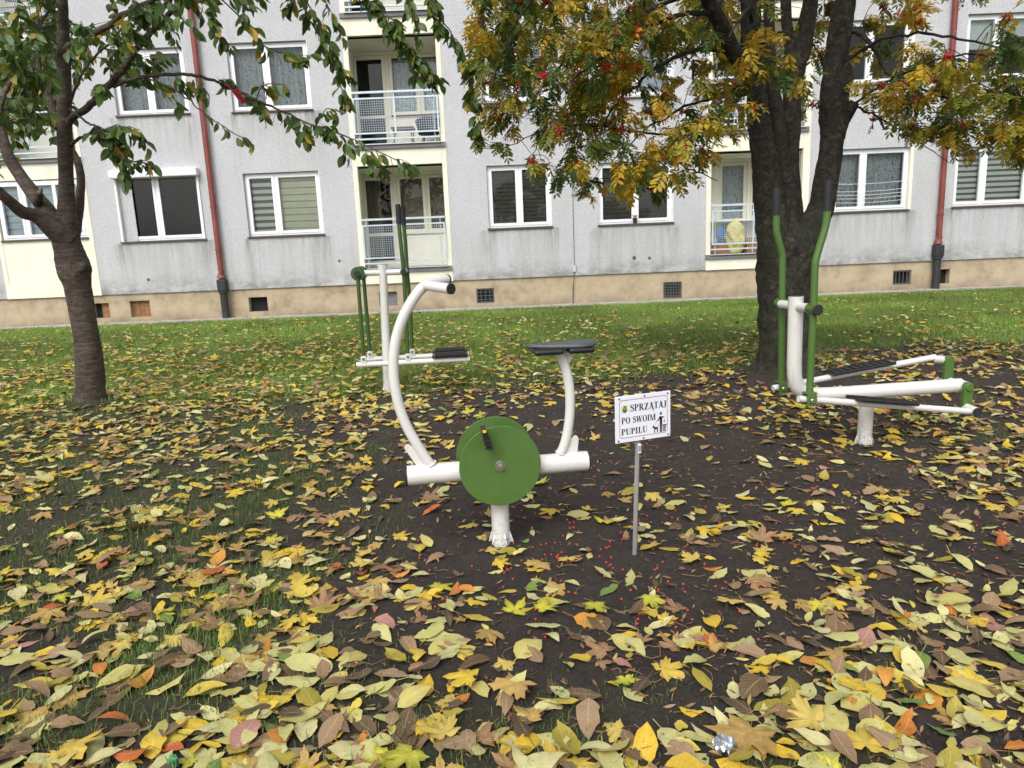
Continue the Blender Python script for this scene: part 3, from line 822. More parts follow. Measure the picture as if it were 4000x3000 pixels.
def torn_foot(parent, r, mat):
    """welded fins spreading where the post meets the soil"""
    for a in (20, 100, 165, 215, 290, 340):
        c, s = math.cos(rad(a)), math.sin(rad(a)); t = (-s, c)
        m = MB(); w = 0.012
        A = [(c * (r - 0.004), s * (r - 0.004), 0.062), (c * (r - 0.004) + t[0] * w, s * (r - 0.004) + t[1] * w, 0.03), (c * (r - 0.004) - t[0] * w, s * (r - 0.004) - t[1] * w, 0.03),
             (c * (r + 0.019), s * (r + 0.019), -0.012), (c * (r - 0.006), s * (r - 0.006), -0.012)]
        m.add(A, [(0, 1, 3), (0, 3, 2), (0, 2, 4), (0, 4, 1), (1, 4, 3), (2, 3, 4)])
        m.build('foot_fin', mat, parent)

# ---- exercise bike
bike = empty('exercise_bike', (-0.084, 3.273, 0.0), rad(8), 'white outdoor exercise bike with two green discs and a black seat', 'exercise bike')
W, G = M['white'], M['green']
MB().cyl((0, 0, -0.05), (0, 0, 0.34), 0.044, 28).build('post', W, bike, auto=40)
torn_foot(bike, 0.044, W)
mt = MB().cyl((-0.432, 0, 0.362), (0.440, 0, 0.362), 0.047, 32).build('main_tube', W, bike, auto=40)
for s in (-1, 1):
    e = -0.432 if s < 0 else 0.440
    MB().tube([(e, 0, 0.362), (e + s * 0.006, 0, 0.362), (e + s * 0.010, 0, 0.362)], [0.048, 0.048, 0.040], 28).build('end_cap', M['rubber'], mt, auto=40)
hp = catmull([(-0.300, 0, 0.375), (-0.338, 0, 0.435), (-0.382, 0, 0.520), (-0.420, 0, 0.605), (-0.446, 0, 0.695), (-0.459, 0, 0.79), (-0.461, 0, 0.87), (-0.452, 0, 0.95), (-0.434, 0, 1.025), (-0.404, 0, 1.10), (-0.366, 0, 1.165), (-0.325, 0, 1.218), (-0.288, 0, 1.252)], 4)
hs_ = MB().tube(hp, 0.024, 20).build('handlebar_stem', W, bike, auto=50)
for s in (-1, 1):
    ge = (-0.188, s * 0.135, 1.248 + s * 0.015)
    gp = MB().tube([(-0.295, 0, 1.243), (-0.280, s * 0.02, 1.250 + s * 0.003), ge], 0.0225, 20).build('handle_grip', W, hs_, auto=50)
    MB().cyl(ge, (ge[0] + 0.006, ge[1] + s * 0.007, ge[2]), 0.0240, 20).build('grip_cap', M['rubber'], hs_, auto=40)
sp = catmull([(0.296, 0, 0.385), (0.330, 0, 0.455), (0.352, 0, 0.545), (0.362, 0, 0.64), (0.360, 0, 0.73), (0.346, 0, 0.82), (0.322, 0, 0.895), (0.306, 0, 0.935)], 4)
ss = MB().tube(sp, 0.0235, 20).build('seat_stem', W, bike, auto=50)
MB().prism([(-0.385, 0.405), (-0.320, 0.405), (-0.350, 0.455), (-0.415, 0.515), (-0.432, 0.510), (-0.436, 0.494)], -0.004, 0.004).build('gusset', W, bike, bevel=0.002)
MB().prism([(0.335, 0.405), (0.392, 0.405), (0.400, 0.475), (0.393, 0.490), (0.378, 0.492), (0.345, 0.460)], -0.004, 0.004).build('gusset', W, bike, bevel=0.002)
MB().prism([(0.330, 0.935), (0.385, 0.935), (0.385, 0.885), (0.368, 0.850), (0.345, 0.862)], -0.004, 0.004).build('gusset', W, bike, bevel=0.002)
# seat: broad at the back (right), tapering to a rounded nose
def seat_outline(k, n=40):
    pts = []
    for i in range(n):
        a = 2 * math.pi * i / n; c, s = math.cos(a), math.sin(a)
        x = 0.172 * math.copysign(abs(c) ** 0.75, c)
        w = 0.125 * (0.62 + 0.38 * (x / 0.172)) if x < 0.09 else 0.125 * (0.82 + 0.05)
        y = w * math.copysign(abs(s) ** 0.7, s)
        pts.append((0.325 + x * k, y * k))
    return pts
seat = MB(); rings = [(0.95, 0.931), (1.0, 0.936), (1.0, 0.943), (0.97, 0.946), (0.5, 0.945)]
n = 40; v = []
for k, z in rings:
    v += [(x, y, z + 0.003 * ((x - 0.325) / 0.17) ** 2 * (k > 0.9)) for x, y in seat_outline(k, n)]
f = [(r * n + i, r * n + (i + 1) % n, (r + 1) * n + (i + 1) % n, (r + 1) * n + i) for r in range(len(rings) - 1) for i in range(n)]
f += [tuple(reversed(range(n))), tuple(range((len(rings) - 1) * n, len(rings) * n))]
so = seat.add(v, f).build('seat', M['seat'], bike, auto=50)
for a, b in ((0.185, 0.318), (0.345, 0.465)):
    MB().box(a, b, -0.098, 0.098, 0.906, 0.932).build('seat_underpad', M['black_plastic'], so, bevel=0.010)
for s in (-1, 1):
    dcy = s * 0.098
    d = MB().disc((0, dcy, 0.402), (0, 1, 0), 0.192, 0.008, 72, 0.0015).build('disc', G, bike, auto=40)
    MB().disc((0, dcy + s * 0.006, 0.402), (0, 1, 0), 0.026, 0.006, 28, 0.001).build('washer', M['steel'], d, auto=40)
    MB().disc((0, dcy + s * 0.014, 0.402), (0, 1, 0), 0.013, 0.014, 6).build('axle_nut', M['steel'], d)
    MB().disc((0, dcy + s * 0.024, 0.402), (0, 1, 0), 0.006, 0.012, 12).build('axle_bolt', M['steel'], d)
    ca, sa = (-0.065, 0.155) if s < 0 else (0.065, -0.155)
    ang = rad(-14 if s < 0 else 60)
    pm = MB()
    for (u0, u1, w0, w1) in ((-0.055, 0.055, -0.014, 0.014),):
        pass
    dx, dz = math.sin(ang), math.cos(ang)
    def pp(u, w): return (ca + dx * u + dz * w, 0.402 + sa + dz * u - dx * w)
    pm.prism([pp(-0.050, -0.011), pp(-0.050, 0.011), pp(0.0, 0.013), pp(0.050, 0.011), pp(0.050, -0.011), pp(0.0, -0.013)], dcy + s * 0.010, dcy + s * 0.090)
    pd = pm.build('pedal', M['black_plastic'], bike, bevel=0.003)
    for q in (-0.045, -0.025, -0.005):
        a = pp(q, 0)
        MB().box(a[0] - 0.018, a[0] + 0.018, dcy + s * 0.086 - 0.008, dcy + s * 0.086 + 0.008, a[1] - 0.003, a[1] + 0.003).build('pedal_ridge', M['rubber'], pd)
    a = pp(0.041, 0)
    MB().box(a[0] - 0.008, a[0] + 0.008, dcy + s * 0.0905 - 0.002, dcy + s * 0.0905 + 0.002, a[1] - 0.006, a[1] + 0.006).build('reflector', M['amber'], pd)
MB().cyl((0, -0.11, 0.402), (0, 0.11, 0.402), 0.012, 14).build('axle', M['steel'], bike, auto=40)
MB().add([(-0.165, -0.0475, 0.362), (-0.14, -0.046, 0.372), (-0.145, -0.038, 0.391), (-0.162, -0.040, 0.388)], [(0, 1, 2, 3)]).build('tube_slot', M['dark_gap'], mt)

def weld(c, axis, r, parent, br=0.004):
    """rough bead of weld where two tubes meet"""
    c = np.array(c, float); ax = np.array(axis, float); ax /= np.linalg.norm(ax)
    u = np.cross(ax, (0, 1, 0)); u = u / np.linalg.norm(u) if np.linalg.norm(u) > 0.1 else np.array([1.0, 0, 0]); w_ = np.cross(ax, u)
    pts = [c + (u * math.cos(a) + w_ * math.sin(a)) * r + ax * 0.0015 * math.sin(a * 9) for a in np.linspace(0, 2 * math.pi, 40)]
    MB().tube(pts, [br * (0.8 + 0.4 * (i % 2)) for i in range(40)], 6).build('weld_bead', M['white'], parent, auto=60)
weld((-0.318, 0, 0.408), (-0.5, 0, 0.85), 0.0265, bike); weld((0.310, 0, 0.409), (0.45, 0, 0.9), 0.026, bike); weld((0, 0, 0.322), (0, 0, 1), 0.0455, bike)
weld((-0.292, 0, 1.246), (0.7, 0, 0.6), 0.0245, bike)

# ---- ski-walker: two hung foot beams, tall handles
sk = empty('ski_walker', (-1.283, 7.183, 0.0), rad(5), 'white and dark green ski-walker machine with hanging foot beams and upright black grips', 'fitness machine')
GD = M['green_dark']
MB().tube([(0, 0, -0.05), (0.02, 0, 0.5), (0.04, 0, 1.20), (0.042, 0, 1.285)], [0.046, 0.044, 0.040, 0.050], 26).build('post', W, sk, auto=40)
torn_foot(sk, 0.045, W)
MB().cyl((0.042, 0, 1.285), (0.042, 0, 1.289), 0.044, 24).build('post_cap', M['rubber'], sk)
MB().cyl((-0.19, 0, 1.207), (0.25, 0, 1.203), 0.029, 22).build('crossbar', W, sk, auto=40)
for (sx, r) in ((-0.19, 0.030), (0.255, 0.030)):
    MB().cyl((sx, -0.15, 1.207), (sx, 0.15, 1.207), 0.026, 18).build('axle_tube', W, sk, auto=40)
    for s in (-1, 1):
        MB().disc((sx, s * 0.205, 1.207), (0, 1, 0), 0.031, 0.022, 20, 0.003).build('axle_cap', M['rubber'], sk, auto=40)
for s in (-1, 1):
    MB().disc((-0.19, s * 0.150, 1.207), (0, 1, 0), 0.068, 0.018, 36, 0.003).build('link_disc', GD, sk, auto=40)
    dx = 0.0 if s < 0 else 0.028
    b0 = -0.272 + (0.06 if s > 0 else 0)
    beam = MB().cyl((b0, s * 0.17, 0.312), (0.858, s * 0.17, 0.312), 0.027, 22).build('foot_beam', W, sk, auto=40)
    for e in (b0 - 0.004, 0.862):
        MB().cyl((e - 0.004, s * 0.17, 0.312), (e + 0.004, s * 0.17, 0.312), 0.0265, 20).build('end_cap', M['rubber'], beam, auto=40)
    MB().tube([(0.240 + dx, s * 0.17, 0.375), (0.252 + dx, s * 0.17, 0.85), (0.256 + dx * 0.6, s * 0.17, 1.21), (0.246 + dx, s * 0.17, 1.50), (0.240 + dx, s * 0.17, 1.70)], 0.020, 18).build('handle', GD, sk, auto=50)
    MB().tube([(0.240 + dx, s * 0.17, 1.665), (0.243 + dx, s * 0.17, 1.850)], 0.0245, 18).build('grip', M['rubber'], sk, auto=40)
    MB().tube([(-0.197 + dx, s * 0.17, 0.375), (-0.19 + dx * 0.6, s * 0.17, 1.207)], 0.019, 16).build('link', GD, sk, auto=50)
    for bx in (0.240 + dx, -0.197 + dx):
        for q in (-1, 1):
            yy = s * 0.17 + q * 0.026
            br = MB().prism([(bx - 0.028, 0.330), (bx + 0.028, 0.330), (bx + 0.028, 0.385), (bx + 0.016, 0.402), (bx - 0.016, 0.402), (bx - 0.028, 0.385)], yy - 0.004, yy + 0.004).build('bracket', W, beam, bevel=0.002)
        MB().disc((bx, s * 0.17 - 0.034, 0.372), (0, 1, 0), 0.015, 0.012, 14, 0.002).build('bolt', M['steel'], beam, auto=40)
    pad = MB().box(0.50, 0.825, s * 0.17 - 0.055, s * 0.17 + 0.055, 0.345, 0.355).build('foot_plate', M['black_plastic'], sk, bevel=0.004)
    MB().box(0.505, 0.82, s * 0.17 - 0.060, s * 0.17 - 0.052, 0.350, 0.385).build('plate_rim', M['black_plastic'], pad, bevel=0.004)
    MB().box(0.505, 0.82, s * 0.17 + 0.052, s * 0.17 + 0.060, 0.350, 0.385).build('plate_rim', M['black_plastic'], pad, bevel=0.004)
    for q in (0.49, 0.832):
        MB().box(q - 0.008, q + 0.008, s * 0.17 - 0.056, s * 0.17 + 0.056, 0.344, 0.372).build('plate_stop', M['black_plastic'], pad, bevel=0.003)

# ---- elliptical trainer
el = empty('elliptical_trainer', (2.387, 4.67, 0.0), rad(8), 'white elliptical trainer with bent green handles and sloping pedal arms beside the rowan trunk', 'fitness machine')
MB().cyl((0, 0, -0.05), (0.006, 0, 0.31), 0.047, 28).build('post', W, el, auto=40)
torn_foot(el, 0.047, W)
fr = catmull([(-0.535, 0, 1.015), (-0.534, 0, 0.90), (-0.532, 0, 0.70), (-0.53, 0, 0.56), (-0.522, 0, 0.47), (-0.49, 0, 0.40), (-0.42, 0, 0.365), (-0.33, 0, 0.352), (-0.1, 0, 0.348), (0.3, 0, 0.346), (0.70, 0, 0.345)], 5)
MB().tube(fr, 0.047, 26).build('main_frame', W, el, auto=50)
MB().tube([(0, 0, 0.285), (0.006, 0, 0.312)], [0.056, 0.053], 26).build('weld_collar', W, el, auto=40)
weld((-0.533, -0.045, 0.95), (0, 1, 0.01), 0.029, el); weld((-0.533, 0.045, 0.95), (0, 1, 0.01), 0.029, el)
MB().cyl((-0.535, 0, 1.015), (-0.535, 0, 1.020), 0.044, 24).build('frame_cap', M['rubber'], el)
MB().cyl((-0.532, -0.19, 0.950), (-0.532, 0.19, 0.950), 0.028, 20).build('crossbar', W, el, auto=40)
MB().cyl((0.695, -0.055, 0.346), (0.695, 0.085, 0.346), 0.036, 20).build('crank_axle', W, el, auto=40)
sides = {-1: dict(y=-0.235, top=[(-0.49, 1.60), (-0.49, 1.49), (-0.502, 1.42), (-0.545, 1.27), (-0.553, 1.20), (-0.553, 0.98), (-0.556, 0.42)], arm0=(-0.63, -0.235, 0.392), arm1=(0.655, -0.150, 0.196), cr_y=-0.072, cr_b=0.205),
         1: dict(y=0.245, top=[(-0.555, 1.60), (-0.552, 1.47), (-0.545, 1.41), (-0.505, 1.28), (-0.500, 1.20), (-0.495, 0.98), (-0.482, 0.40)], arm0=(-0.545, 0.245, 0.362), arm1=(0.660, 0.205, 0.512), cr_y=0.115, cr_b=0.500)}
for s, q in sides.items():
    y = q['y']
    pts = [(a, y, b) for a, b in q['top']]
    h = MB().tube(catmull(pts, 4), 0.0215, 20).build('handle', G, el, auto=50)
    gx_, gz_ = q['top'][0]
    MB().tube([(gx_, y, gz_ - 0.06), (gx_ + (0.002 if s < 0 else -0.003), y, gz_ + 0.115)], 0.0265, 20).build('grip', M['rubber'], h, auto=40)
    MB().cyl((-0.532 + (-0.021 if s < 0 else 0.036), y - 0.045, 0.950), (-0.532 + (-0.021 if s < 0 else 0.036), y + 0.045, 0.950), 0.033, 22).build('pivot_sleeve', G, h, auto=40)
    MB().disc((-0.532 + (-0.021 if s < 0 else 0.036), y + s * 0.050, 0.950), (0, 1, 0), 0.034, 0.012, 24, 0.003).build('pivot_cap', M['rubber'], h, auto=40)
    a0, a1 = np.array(q['arm0']), np.array(q['arm1'])
    arm = MB().tube([a0, a1], 0.0215, 20).build('pedal_arm', W, el, auto=40)
    bx, bz = q['top'][-1]
    # clevis holding the arm below the handle
    for e in (-1, 1):
        MB().prism([(bx - 0.030, bz - 0.075), (bx + 0.030, bz - 0.075), (bx + 0.034, bz - 0.010), (bx + 0.022, bz + 0.006), (bx - 0.022, bz + 0.006), (bx - 0.034, bz - 0.010)],
                   y + e * 0.030 - 0.004, y + e * 0.030 + 0.004).build('clevis_plate', G, h, bevel=0.003)
    MB().box(bx - 0.036, bx + 0.036, y - 0.034, y + 0.034, bz, bz + 0.010).build('clevis_top', G, h, bevel=0.003)
    MB().disc((bx, y - 0.040, bz - 0.040), (0, 1, 0), 0.015, 0.012, 14, 0.003).build('bolt', M['steel'], h, auto=40)
    # crank
    cy, cb = q['cr_y'], q['cr_b']
    lo, hi = min(0.346, cb), max(0.346, cb)
    w_ = 0.034
    poly = [(0.695 + w_ * math.cos(a), hi + w_ * math.sin(a)) for a in np.linspace(0, math.pi, 9)] + [(0.695 + w_ * math.cos(a), lo + w_ * math.sin(a)) for a in np.linspace(math.pi, 2 * math.pi, 9)]
    ck = MB().prism(poly, cy - 0.016, cy + 0.016).build('crank', G, el, bevel=0.006)
    MB().disc((0.695, cy + s * 0.020, 0.346), (0, 1, 0), 0.028, 0.012, 18, 0.003).build('crank_boss', G, ck, auto=40)
    stub_end = a1[1] + s * (0.05 if s < 0 else 0.0)
    MB().cyl((0.690, cy, cb), (0.668 if s < 0 else 0.672, stub_end, cb - 0.006), 0.029, 20).build('crank_sleeve', W, ck, auto=40)
    MB().cyl((0.668 if s < 0 else 0.672, stub_end, cb - 0.006), (0.667 if s < 0 else 0.672, stub_end + s * 0.007, cb - 0.006), 0.031, 20).build('sleeve_cap', M['rubber'], ck, auto=40)
    # pedal plate lying along the arm
    d = (a1 - a0) / np.linalg.norm(a1 - a0)
    f0, f1 = (0.30, 0.64) if s < 0 else (0.34, 0.72)
    A, Bp = a0 + (a1 - a0) * f0, a0 + (a1 - a0) * f1
    side = np.array([-d[1], d[0], 0.0]); upv = np.cross(d, side); upv = upv if upv[2] > 0 else -upv
    m = MB(); hw = 0.062
    corners = []
    for (p, z) in ((A, 0.026), (Bp, 0.026)):
        for e in (-1, 1):
            corners.append(p + side * e * hw + upv * z)
    c4 = [corners[0], corners[2], corners[3], corners[1]]
    v = [tuple(x) for x in c4] + [tuple(x + upv * 0.010) for x in c4]
    m.add(v, [(0, 1, 2, 3), (7, 6, 5, 4), (0, 4, 5, 1), (1, 5, 6, 2), (2, 6, 7, 3), (3, 7, 4, 0)])
    pdl = m.build('pedal', M['black_plastic'], el, bevel=0.004)
    for e in (-1, 1):
        a, b = A + side * e * hw + upv * 0.030, Bp + side * e * hw + upv * 0.030
        MB().tube([a, b], 0.012, 8).build('pedal_rim', M['black_plastic'], pdl, auto=40)
    for t_ in np.linspace(0.06, 0.94, 9):
        c_ = A + (Bp - A) * t_ + upv * 0.038
        MB().tube([c_ - side * hw * 0.85, c_ + side * hw * 0.85], 0.005, 6).build('pedal_ridge', M['rubber'], pdl)

# ================================================================== SIGN
sg = empty('notice_sign', (0.528, 3.052, 0.0), rad(20), 'small white notice on a thin metal stake telling owners to clean up after pets', 'sign')
SL = 0.048                                       # the stake leans a little
MB().tube([(0, 0, -0.12), (0.026, 0, 0.56)], 0.0125, 4).build('stake', M['alu'], sg)
MB().box(0.017, 0.033, -0.0135, -0.0128, 0.475, 0.520).build('sticker', M['board'], sg)
for i, (a, b) in enumerate(((0.484, 0.487), (0.489, 0.4905), (0.493, 0.497), (0.4995, 0.501), (0.503, 0.507))):
    MB().box(0.019, 0.031, -0.0142, -0.0137, a, b).build('sticker_bar', M['ink'], sg)
BX0, BZ0, BW, BH = -0.098, 0.536, 0.278, 0.209
bd = MB().box(BX0, BX0 + BW, -0.021, -0.015, BZ0, BZ0 + BH).build('board', M['board'], sg, bevel=0.0015)
YF = -0.0216
def flat(name, mat, polys, y=YF):
    """printed shapes: (u, v) polygons in board fractions"""
    m = MB()
    for p in polys:
        m.add([(BX0 + u * BW, y, BZ0 + v * BH) for u, v in p], [tuple(range(len(p)))])
    return m.build(name, mat, bd)
def ellipse(cx, cy, rx, ry, n=28, a0=0, a1=2 * math.pi):
    return [(cx + rx * math.cos(a), cy + ry * math.sin(a)) for a in np.linspace(a0, a1, n, endpoint=abs(a1 - a0) < 6.28)]
def rrect(x0, x1, y0, y1, r, asp):
    out = []
    for cx, cy, a in ((x1 - r, y1 - r * asp, 0), (x0 + r, y1 - r * asp, 90), (x0 + r, y0 + r * asp, 180), (x1 - r, y0 + r * asp, 270)):
        out += [(cx + r * math.cos(rad(a + t)), cy + r * asp * math.sin(rad(a + t))) for t in (0, 18, 36, 54, 72, 90)]
    return out
asp = BW / BH
o_, i_ = rrect(0.070, 0.945, 0.095, 0.915, 0.050, asp), rrect(0.078, 0.937, 0.106, 0.904, 0.044, asp)
flat('border_line', M['ink_red'], [[o_[k], o_[(k + 1) % len(o_)], i_[(k + 1) % len(o_)], i_[k]] for k in range(len(o_))])
for u, v in ((0.068, 0.945), (0.52, 0.955), (0.945, 0.95), (0.50, 0.045), (0.955, 0.05), (0.05, 0.05)):
    MB().disc((BX0 + u * BW, -0.0222, BZ0 + v * BH), (0, 1, 0), 0.0038, 0.003, 12).build('screw', M['steel_bar'], bd)

# serif capitals, drawn as polygons on a unit cap height
def stroke(pts, w):
    """ribbon along pts with widths w (horizontal-ish pen)"""
    out = []
    P_ = np.array(pts, float); T_ = np.gradient(P_, axis=0); T_ /= np.linalg.norm(T_, axis=1)[:, None] + 1e-9
    Nn = np.stack([-T_[:, 1], T_[:, 0]], 1); w = np.broadcast_to(np.asarray(w, float), (len(P_),))
    a, b = P_ + Nn * w[:, None] / 2, P_ - Nn * w[:, None] / 2
    for i in range(len(P_) - 1): out.append([tuple(a[i]), tuple(a[i + 1]), tuple(b[i + 1]), tuple(b[i])])
    return out
def bar(x0, y0, x1, y1): return [[(x0, y0), (x1, y0), (x1, y1), (x0, y1)]]
def slant(x0, y0, x1, y1, w): return [[(x0 - w / 2, y0), (x0 + w / 2, y0), (x1 + w / 2, y1), (x1 - w / 2, y1)]]
TH, TN, SF = 0.19, 0.07, 0.05
def serif(x, y, w=0.36): return bar(x - w / 2, y - (SF if y > 0.5 else 0), x + w / 2, y + (0 if y > 0.5 else SF))
def stem(x): return bar(x - TH / 2, 0, x + TH / 2, 1) + serif(x, 0) + serif(x, 1)
def bowl(x, y0, y1, w, n=12):
    out = []; cy, ry = (y0 + y1) / 2, (y1 - y0) / 2
    A = np.linspace(math.pi / 2, -math.pi / 2, n)
    o = [(x + w * math.cos(a), cy + ry * math.sin(a)) for a in A]; i = [(x + (w - TH * 0.95) * math.cos(a), cy + (ry - TN) * math.sin(a)) for a in A]
    for k in range(n - 1): out.append([o[k], o[k + 1], i[k + 1], i[k]])
    return out + bar(x - 0.12, y1 - TN, x, y1) + bar(x - 0.12, y0, x, y0 + TN)
def ring(cx, w, n=28):
    A = np.linspace(0, 2 * math.pi, n + 1); out = []
    o = [(cx + w / 2 * math.cos(a), 0.5 + 0.52 * math.sin(a)) for a in A]; i = [(cx + (w / 2 - TH) * math.cos(a), 0.5 + (0.52 - TN * 0.8) * math.sin(a)) for a in A]
    for k in range(n): out.append([o[k], o[k + 1], i[k + 1], i[k]])
    return out
def glyph(ch):
    if ch == 'S':
        p = catmull([(0.50, 0.74, 0), (0.44, 0.90, 0), (0.29, 0.965, 0), (0.13, 0.88, 0), (0.12, 0.70, 0), (0.30, 0.54, 0), (0.48, 0.40, 0), (0.50, 0.20, 0), (0.36, 0.05, 0), (0.18, 0.05, 0), (0.07, 0.25, 0)], 4)[:, :2]
        w = np.interp(np.linspace(0, 1, len(p)), [0, .2, .35, .5, .65, .85, 1], [.06, .08, .15, .20, .16, .08, .06])
        return stroke(p, w) + bar(0.475, 0.68, 0.525, 1.0) + bar(0.045, 0.0, 0.095, 0.32), 0.60
    if ch == 'P': return stem(0.19) + bowl(0.30, 0.46, 1.0, 0.34), 0.68
    if ch == 'R': return stem(0.19) + bowl(0.30, 0.48, 1.0, 0.32) + slant(0.68, 0, 0.38, 0.50, 0.21) + serif(0.70, 0, 0.24), 0.80
    if ch == 'Z': return bar(0.06, 1 - TN, 0.60, 1) + bar(0.04, 0, 0.62, TN) + slant(0.15, 0, 0.50, 1, 0.21) + bar(0.05, 0.74, 0.10, 1) + bar(0.58, 0, 0.63, 0.28), 0.70
    if ch in 'AĄ':
        g = slant(0.58, 0, 0.36, 1, 0.20) + slant(0.13, 0, 0.36, 1, 0.075) + bar(0.20, 0.30, 0.52, 0.36) + serif(0.12, 0, 0.22) + serif(0.60, 0, 0.30)
        if ch == 'Ą': g += stroke([(0.66, 0.02), (0.59, -0.09), (0.59, -0.20), (0.68, -0.26), (0.78, -0.23)], [.06, .09, .10, .09, .06])
        return g, 0.74
    if ch == 'T': return bar(0.33 - TH / 2, 0, 0.33 + TH / 2, 1) + serif(0.33, 0) + bar(0.03, 1 - TN, 0.63, 1) + bar(0.03, 0.74, 0.075, 1) + bar(0.585, 0.74, 0.63, 1), 0.68
    if ch == 'J':
        return bar(0.30 - TH / 2, 0.15, 0.30 + TH / 2, 1) + serif(0.30, 1) + stroke([(0.30, 0.2), (0.27, 0.05), (0.18, -0.04), (0.08, -0.02), (0.05, 0.09)], [.19, .14, .09, .08, .11]), 0.48
    if ch == 'O': return ring(0.40, 0.74), 0.82
    if ch == 'W':
        return slant(0.30, 0, 0.12, 1, 0.18) + slant(0.30, 0, 0.50, 1, 0.07) + slant(0.68, 0, 0.50, 1, 0.18) + slant(0.68, 0, 0.90, 1, 0.07) + serif(0.12, 1, 0.28) + serif(0.50, 1, 0.26) + serif(0.90, 1, 0.22), 1.02
    if ch == 'I': return stem(0.19), 0.42
    if ch == 'M':
        return bar(0.10, 0, 0.17, 1) + bar(0.72, 0, 0.91, 1) + slant(0.47, 0, 0.17, 1, 0.17) + slant(0.47, 0, 0.76, 1, 0.07) + serif(0.135, 0, 0.26) + serif(0.815, 0) + serif(0.12, 1, 0.24) + serif(0.82, 1, 0.32), 1.00
    if ch == 'U':
        return bar(0.19 - TH / 2, 0.28, 0.19 + TH / 2, 1) + serif(0.19, 1) + bar(0.61, 0.30, 0.67, 1) + serif(0.64, 1, 0.26) + stroke([(0.19, 0.32), (0.21, 0.14), (0.32, 0.03), (0.46, 0.03), (0.58, 0.12), (0.64, 0.32)], [.19, .16, .10, .08, .07, .065]), 0.78
    if ch == 'L': return stem(0.19) + bar(0.19, 0, 0.60, TN) + bar(0.555, 0, 0.605, 0.30), 0.66
    return [], 0.34
def write(txt, u0, u1, v0, v1):
    items = []; x = 0
    for ch in txt:
        g, adv = glyph(ch); items.append((ch, g, x)); x += adv
    k = (u1 - u0) / x
    for ch, g, ox in items:
        if not g: continue
        flat('letter', M['ink'], [[(u0 + (ox + px) * k, v0 + py_ * (v1 - v0)) for px, py_ in p] for p in g])
write('SPRZĄTAJ', 0.262, 0.925, 0.655, 0.800)
write('PO SWOIM', 0.105, 0.725, 0.405, 0.540)
write('PUPILU', 0.100, 0.575, 0.165, 0.300)
# round emblem: a grey-rimmed yellow disc with a dark green figure shaped like a 4
flat('emblem_rim', M['ink_grey'], [ellipse(0.165, 0.725, 0.066, 0.066 * asp)], YF)
flat('emblem_rim', M['board'], [ellipse(0.165, 0.725, 0.062, 0.062 * asp)], YF - 0.0003)
flat('emblem_disc', M['emblem_y'], [ellipse(0.165, 0.725, 0.052, 0.052 * asp)], YF - 0.0006)
flat('emblem_figure', M['emblem_g'], [[(0.130, 0.700), (0.150, 0.790), (0.178, 0.790), (0.158, 0.725), (0.165, 0.690), (0.13, 0.690)], [(0.168, 0.680), (0.196, 0.680), (0.192, 0.775), (0.202, 0.800), (0.180, 0.785), (0.174, 0.74)],
                                      [(0.128, 0.690), (0.205, 0.700), (0.205, 0.676), (0.128, 0.664)], [(0.155, 0.670), (0.185, 0.670), (0.180, 0.640), (0.160, 0.640)]], YF - 0.0009)
# pictogram: a figure with a dog on a lead dropping a red bag into a bin
flat('pictogram_person', M['ink'], [ellipse(0.820, 0.530, 0.018, 0.034), [(0.795, 0.470), (0.880, 0.455), (0.880, 0.435), (0.845, 0.432), (0.845, 0.300), (0.800, 0.300), (0.800, 0.415), (0.790, 0.395)],
                                         [(0.795, 0.470), (0.803, 0.430), (0.776, 0.370), (0.745, 0.365), (0.745, 0.385), (0.768, 0.392)], [(0.800, 0.302), (0.820, 0.302), (0.820, 0.120), (0.800, 0.120)], [(0.825, 0.302), (0.845, 0.302), (0.845, 0.120), (0.825, 0.120)]])
flat('pictogram_dog', M['ink'], [[(0.690, 0.250), (0.765, 0.240), (0.765, 0.195), (0.700, 0.195)], [(0.663, 0.245), (0.683, 0.305), (0.690, 0.275), (0.712, 0.245), (0.700, 0.215), (0.683, 0.235), (0.668, 0.228)],
                                      [(0.695, 0.2), (0.712, 0.2), (0.712, 0.12), (0.695, 0.12)], [(0.748, 0.2), (0.765, 0.2), (0.768, 0.12), (0.750, 0.12)], [(0.755, 0.235), (0.765, 0.24), (0.782, 0.285), (0.775, 0.288)]])
flat('pictogram_lead', M['ink'], [[(0.700, 0.262), (0.704, 0.262), (0.750, 0.375), (0.746, 0.375)]])
flat('pictogram_bag', M['ink_red'], [[(0.880, 0.432), (0.884, 0.432), (0.884, 0.395), (0.893, 0.350), (0.882, 0.325), (0.870, 0.350), (0.880, 0.395)]])
flat('pictogram_bin', M['ink_grey'], [[(0.862, 0.130), (0.908, 0.130), (0.920, 0.262), (0.855, 0.262)]])
flat('pictogram_bin_rim', M['ink'], [[(0.850, 0.258), (0.925, 0.258), (0.925, 0.280), (0.850, 0.280)], [(0.860, 0.128), (0.910, 0.128), (0.910, 0.142), (0.860, 0.142)]])

# ================================================================== LEAF SHAPES
def C3(r, g, b, k=1.0): return np.array(srgb(r, g, b, k)[:3])

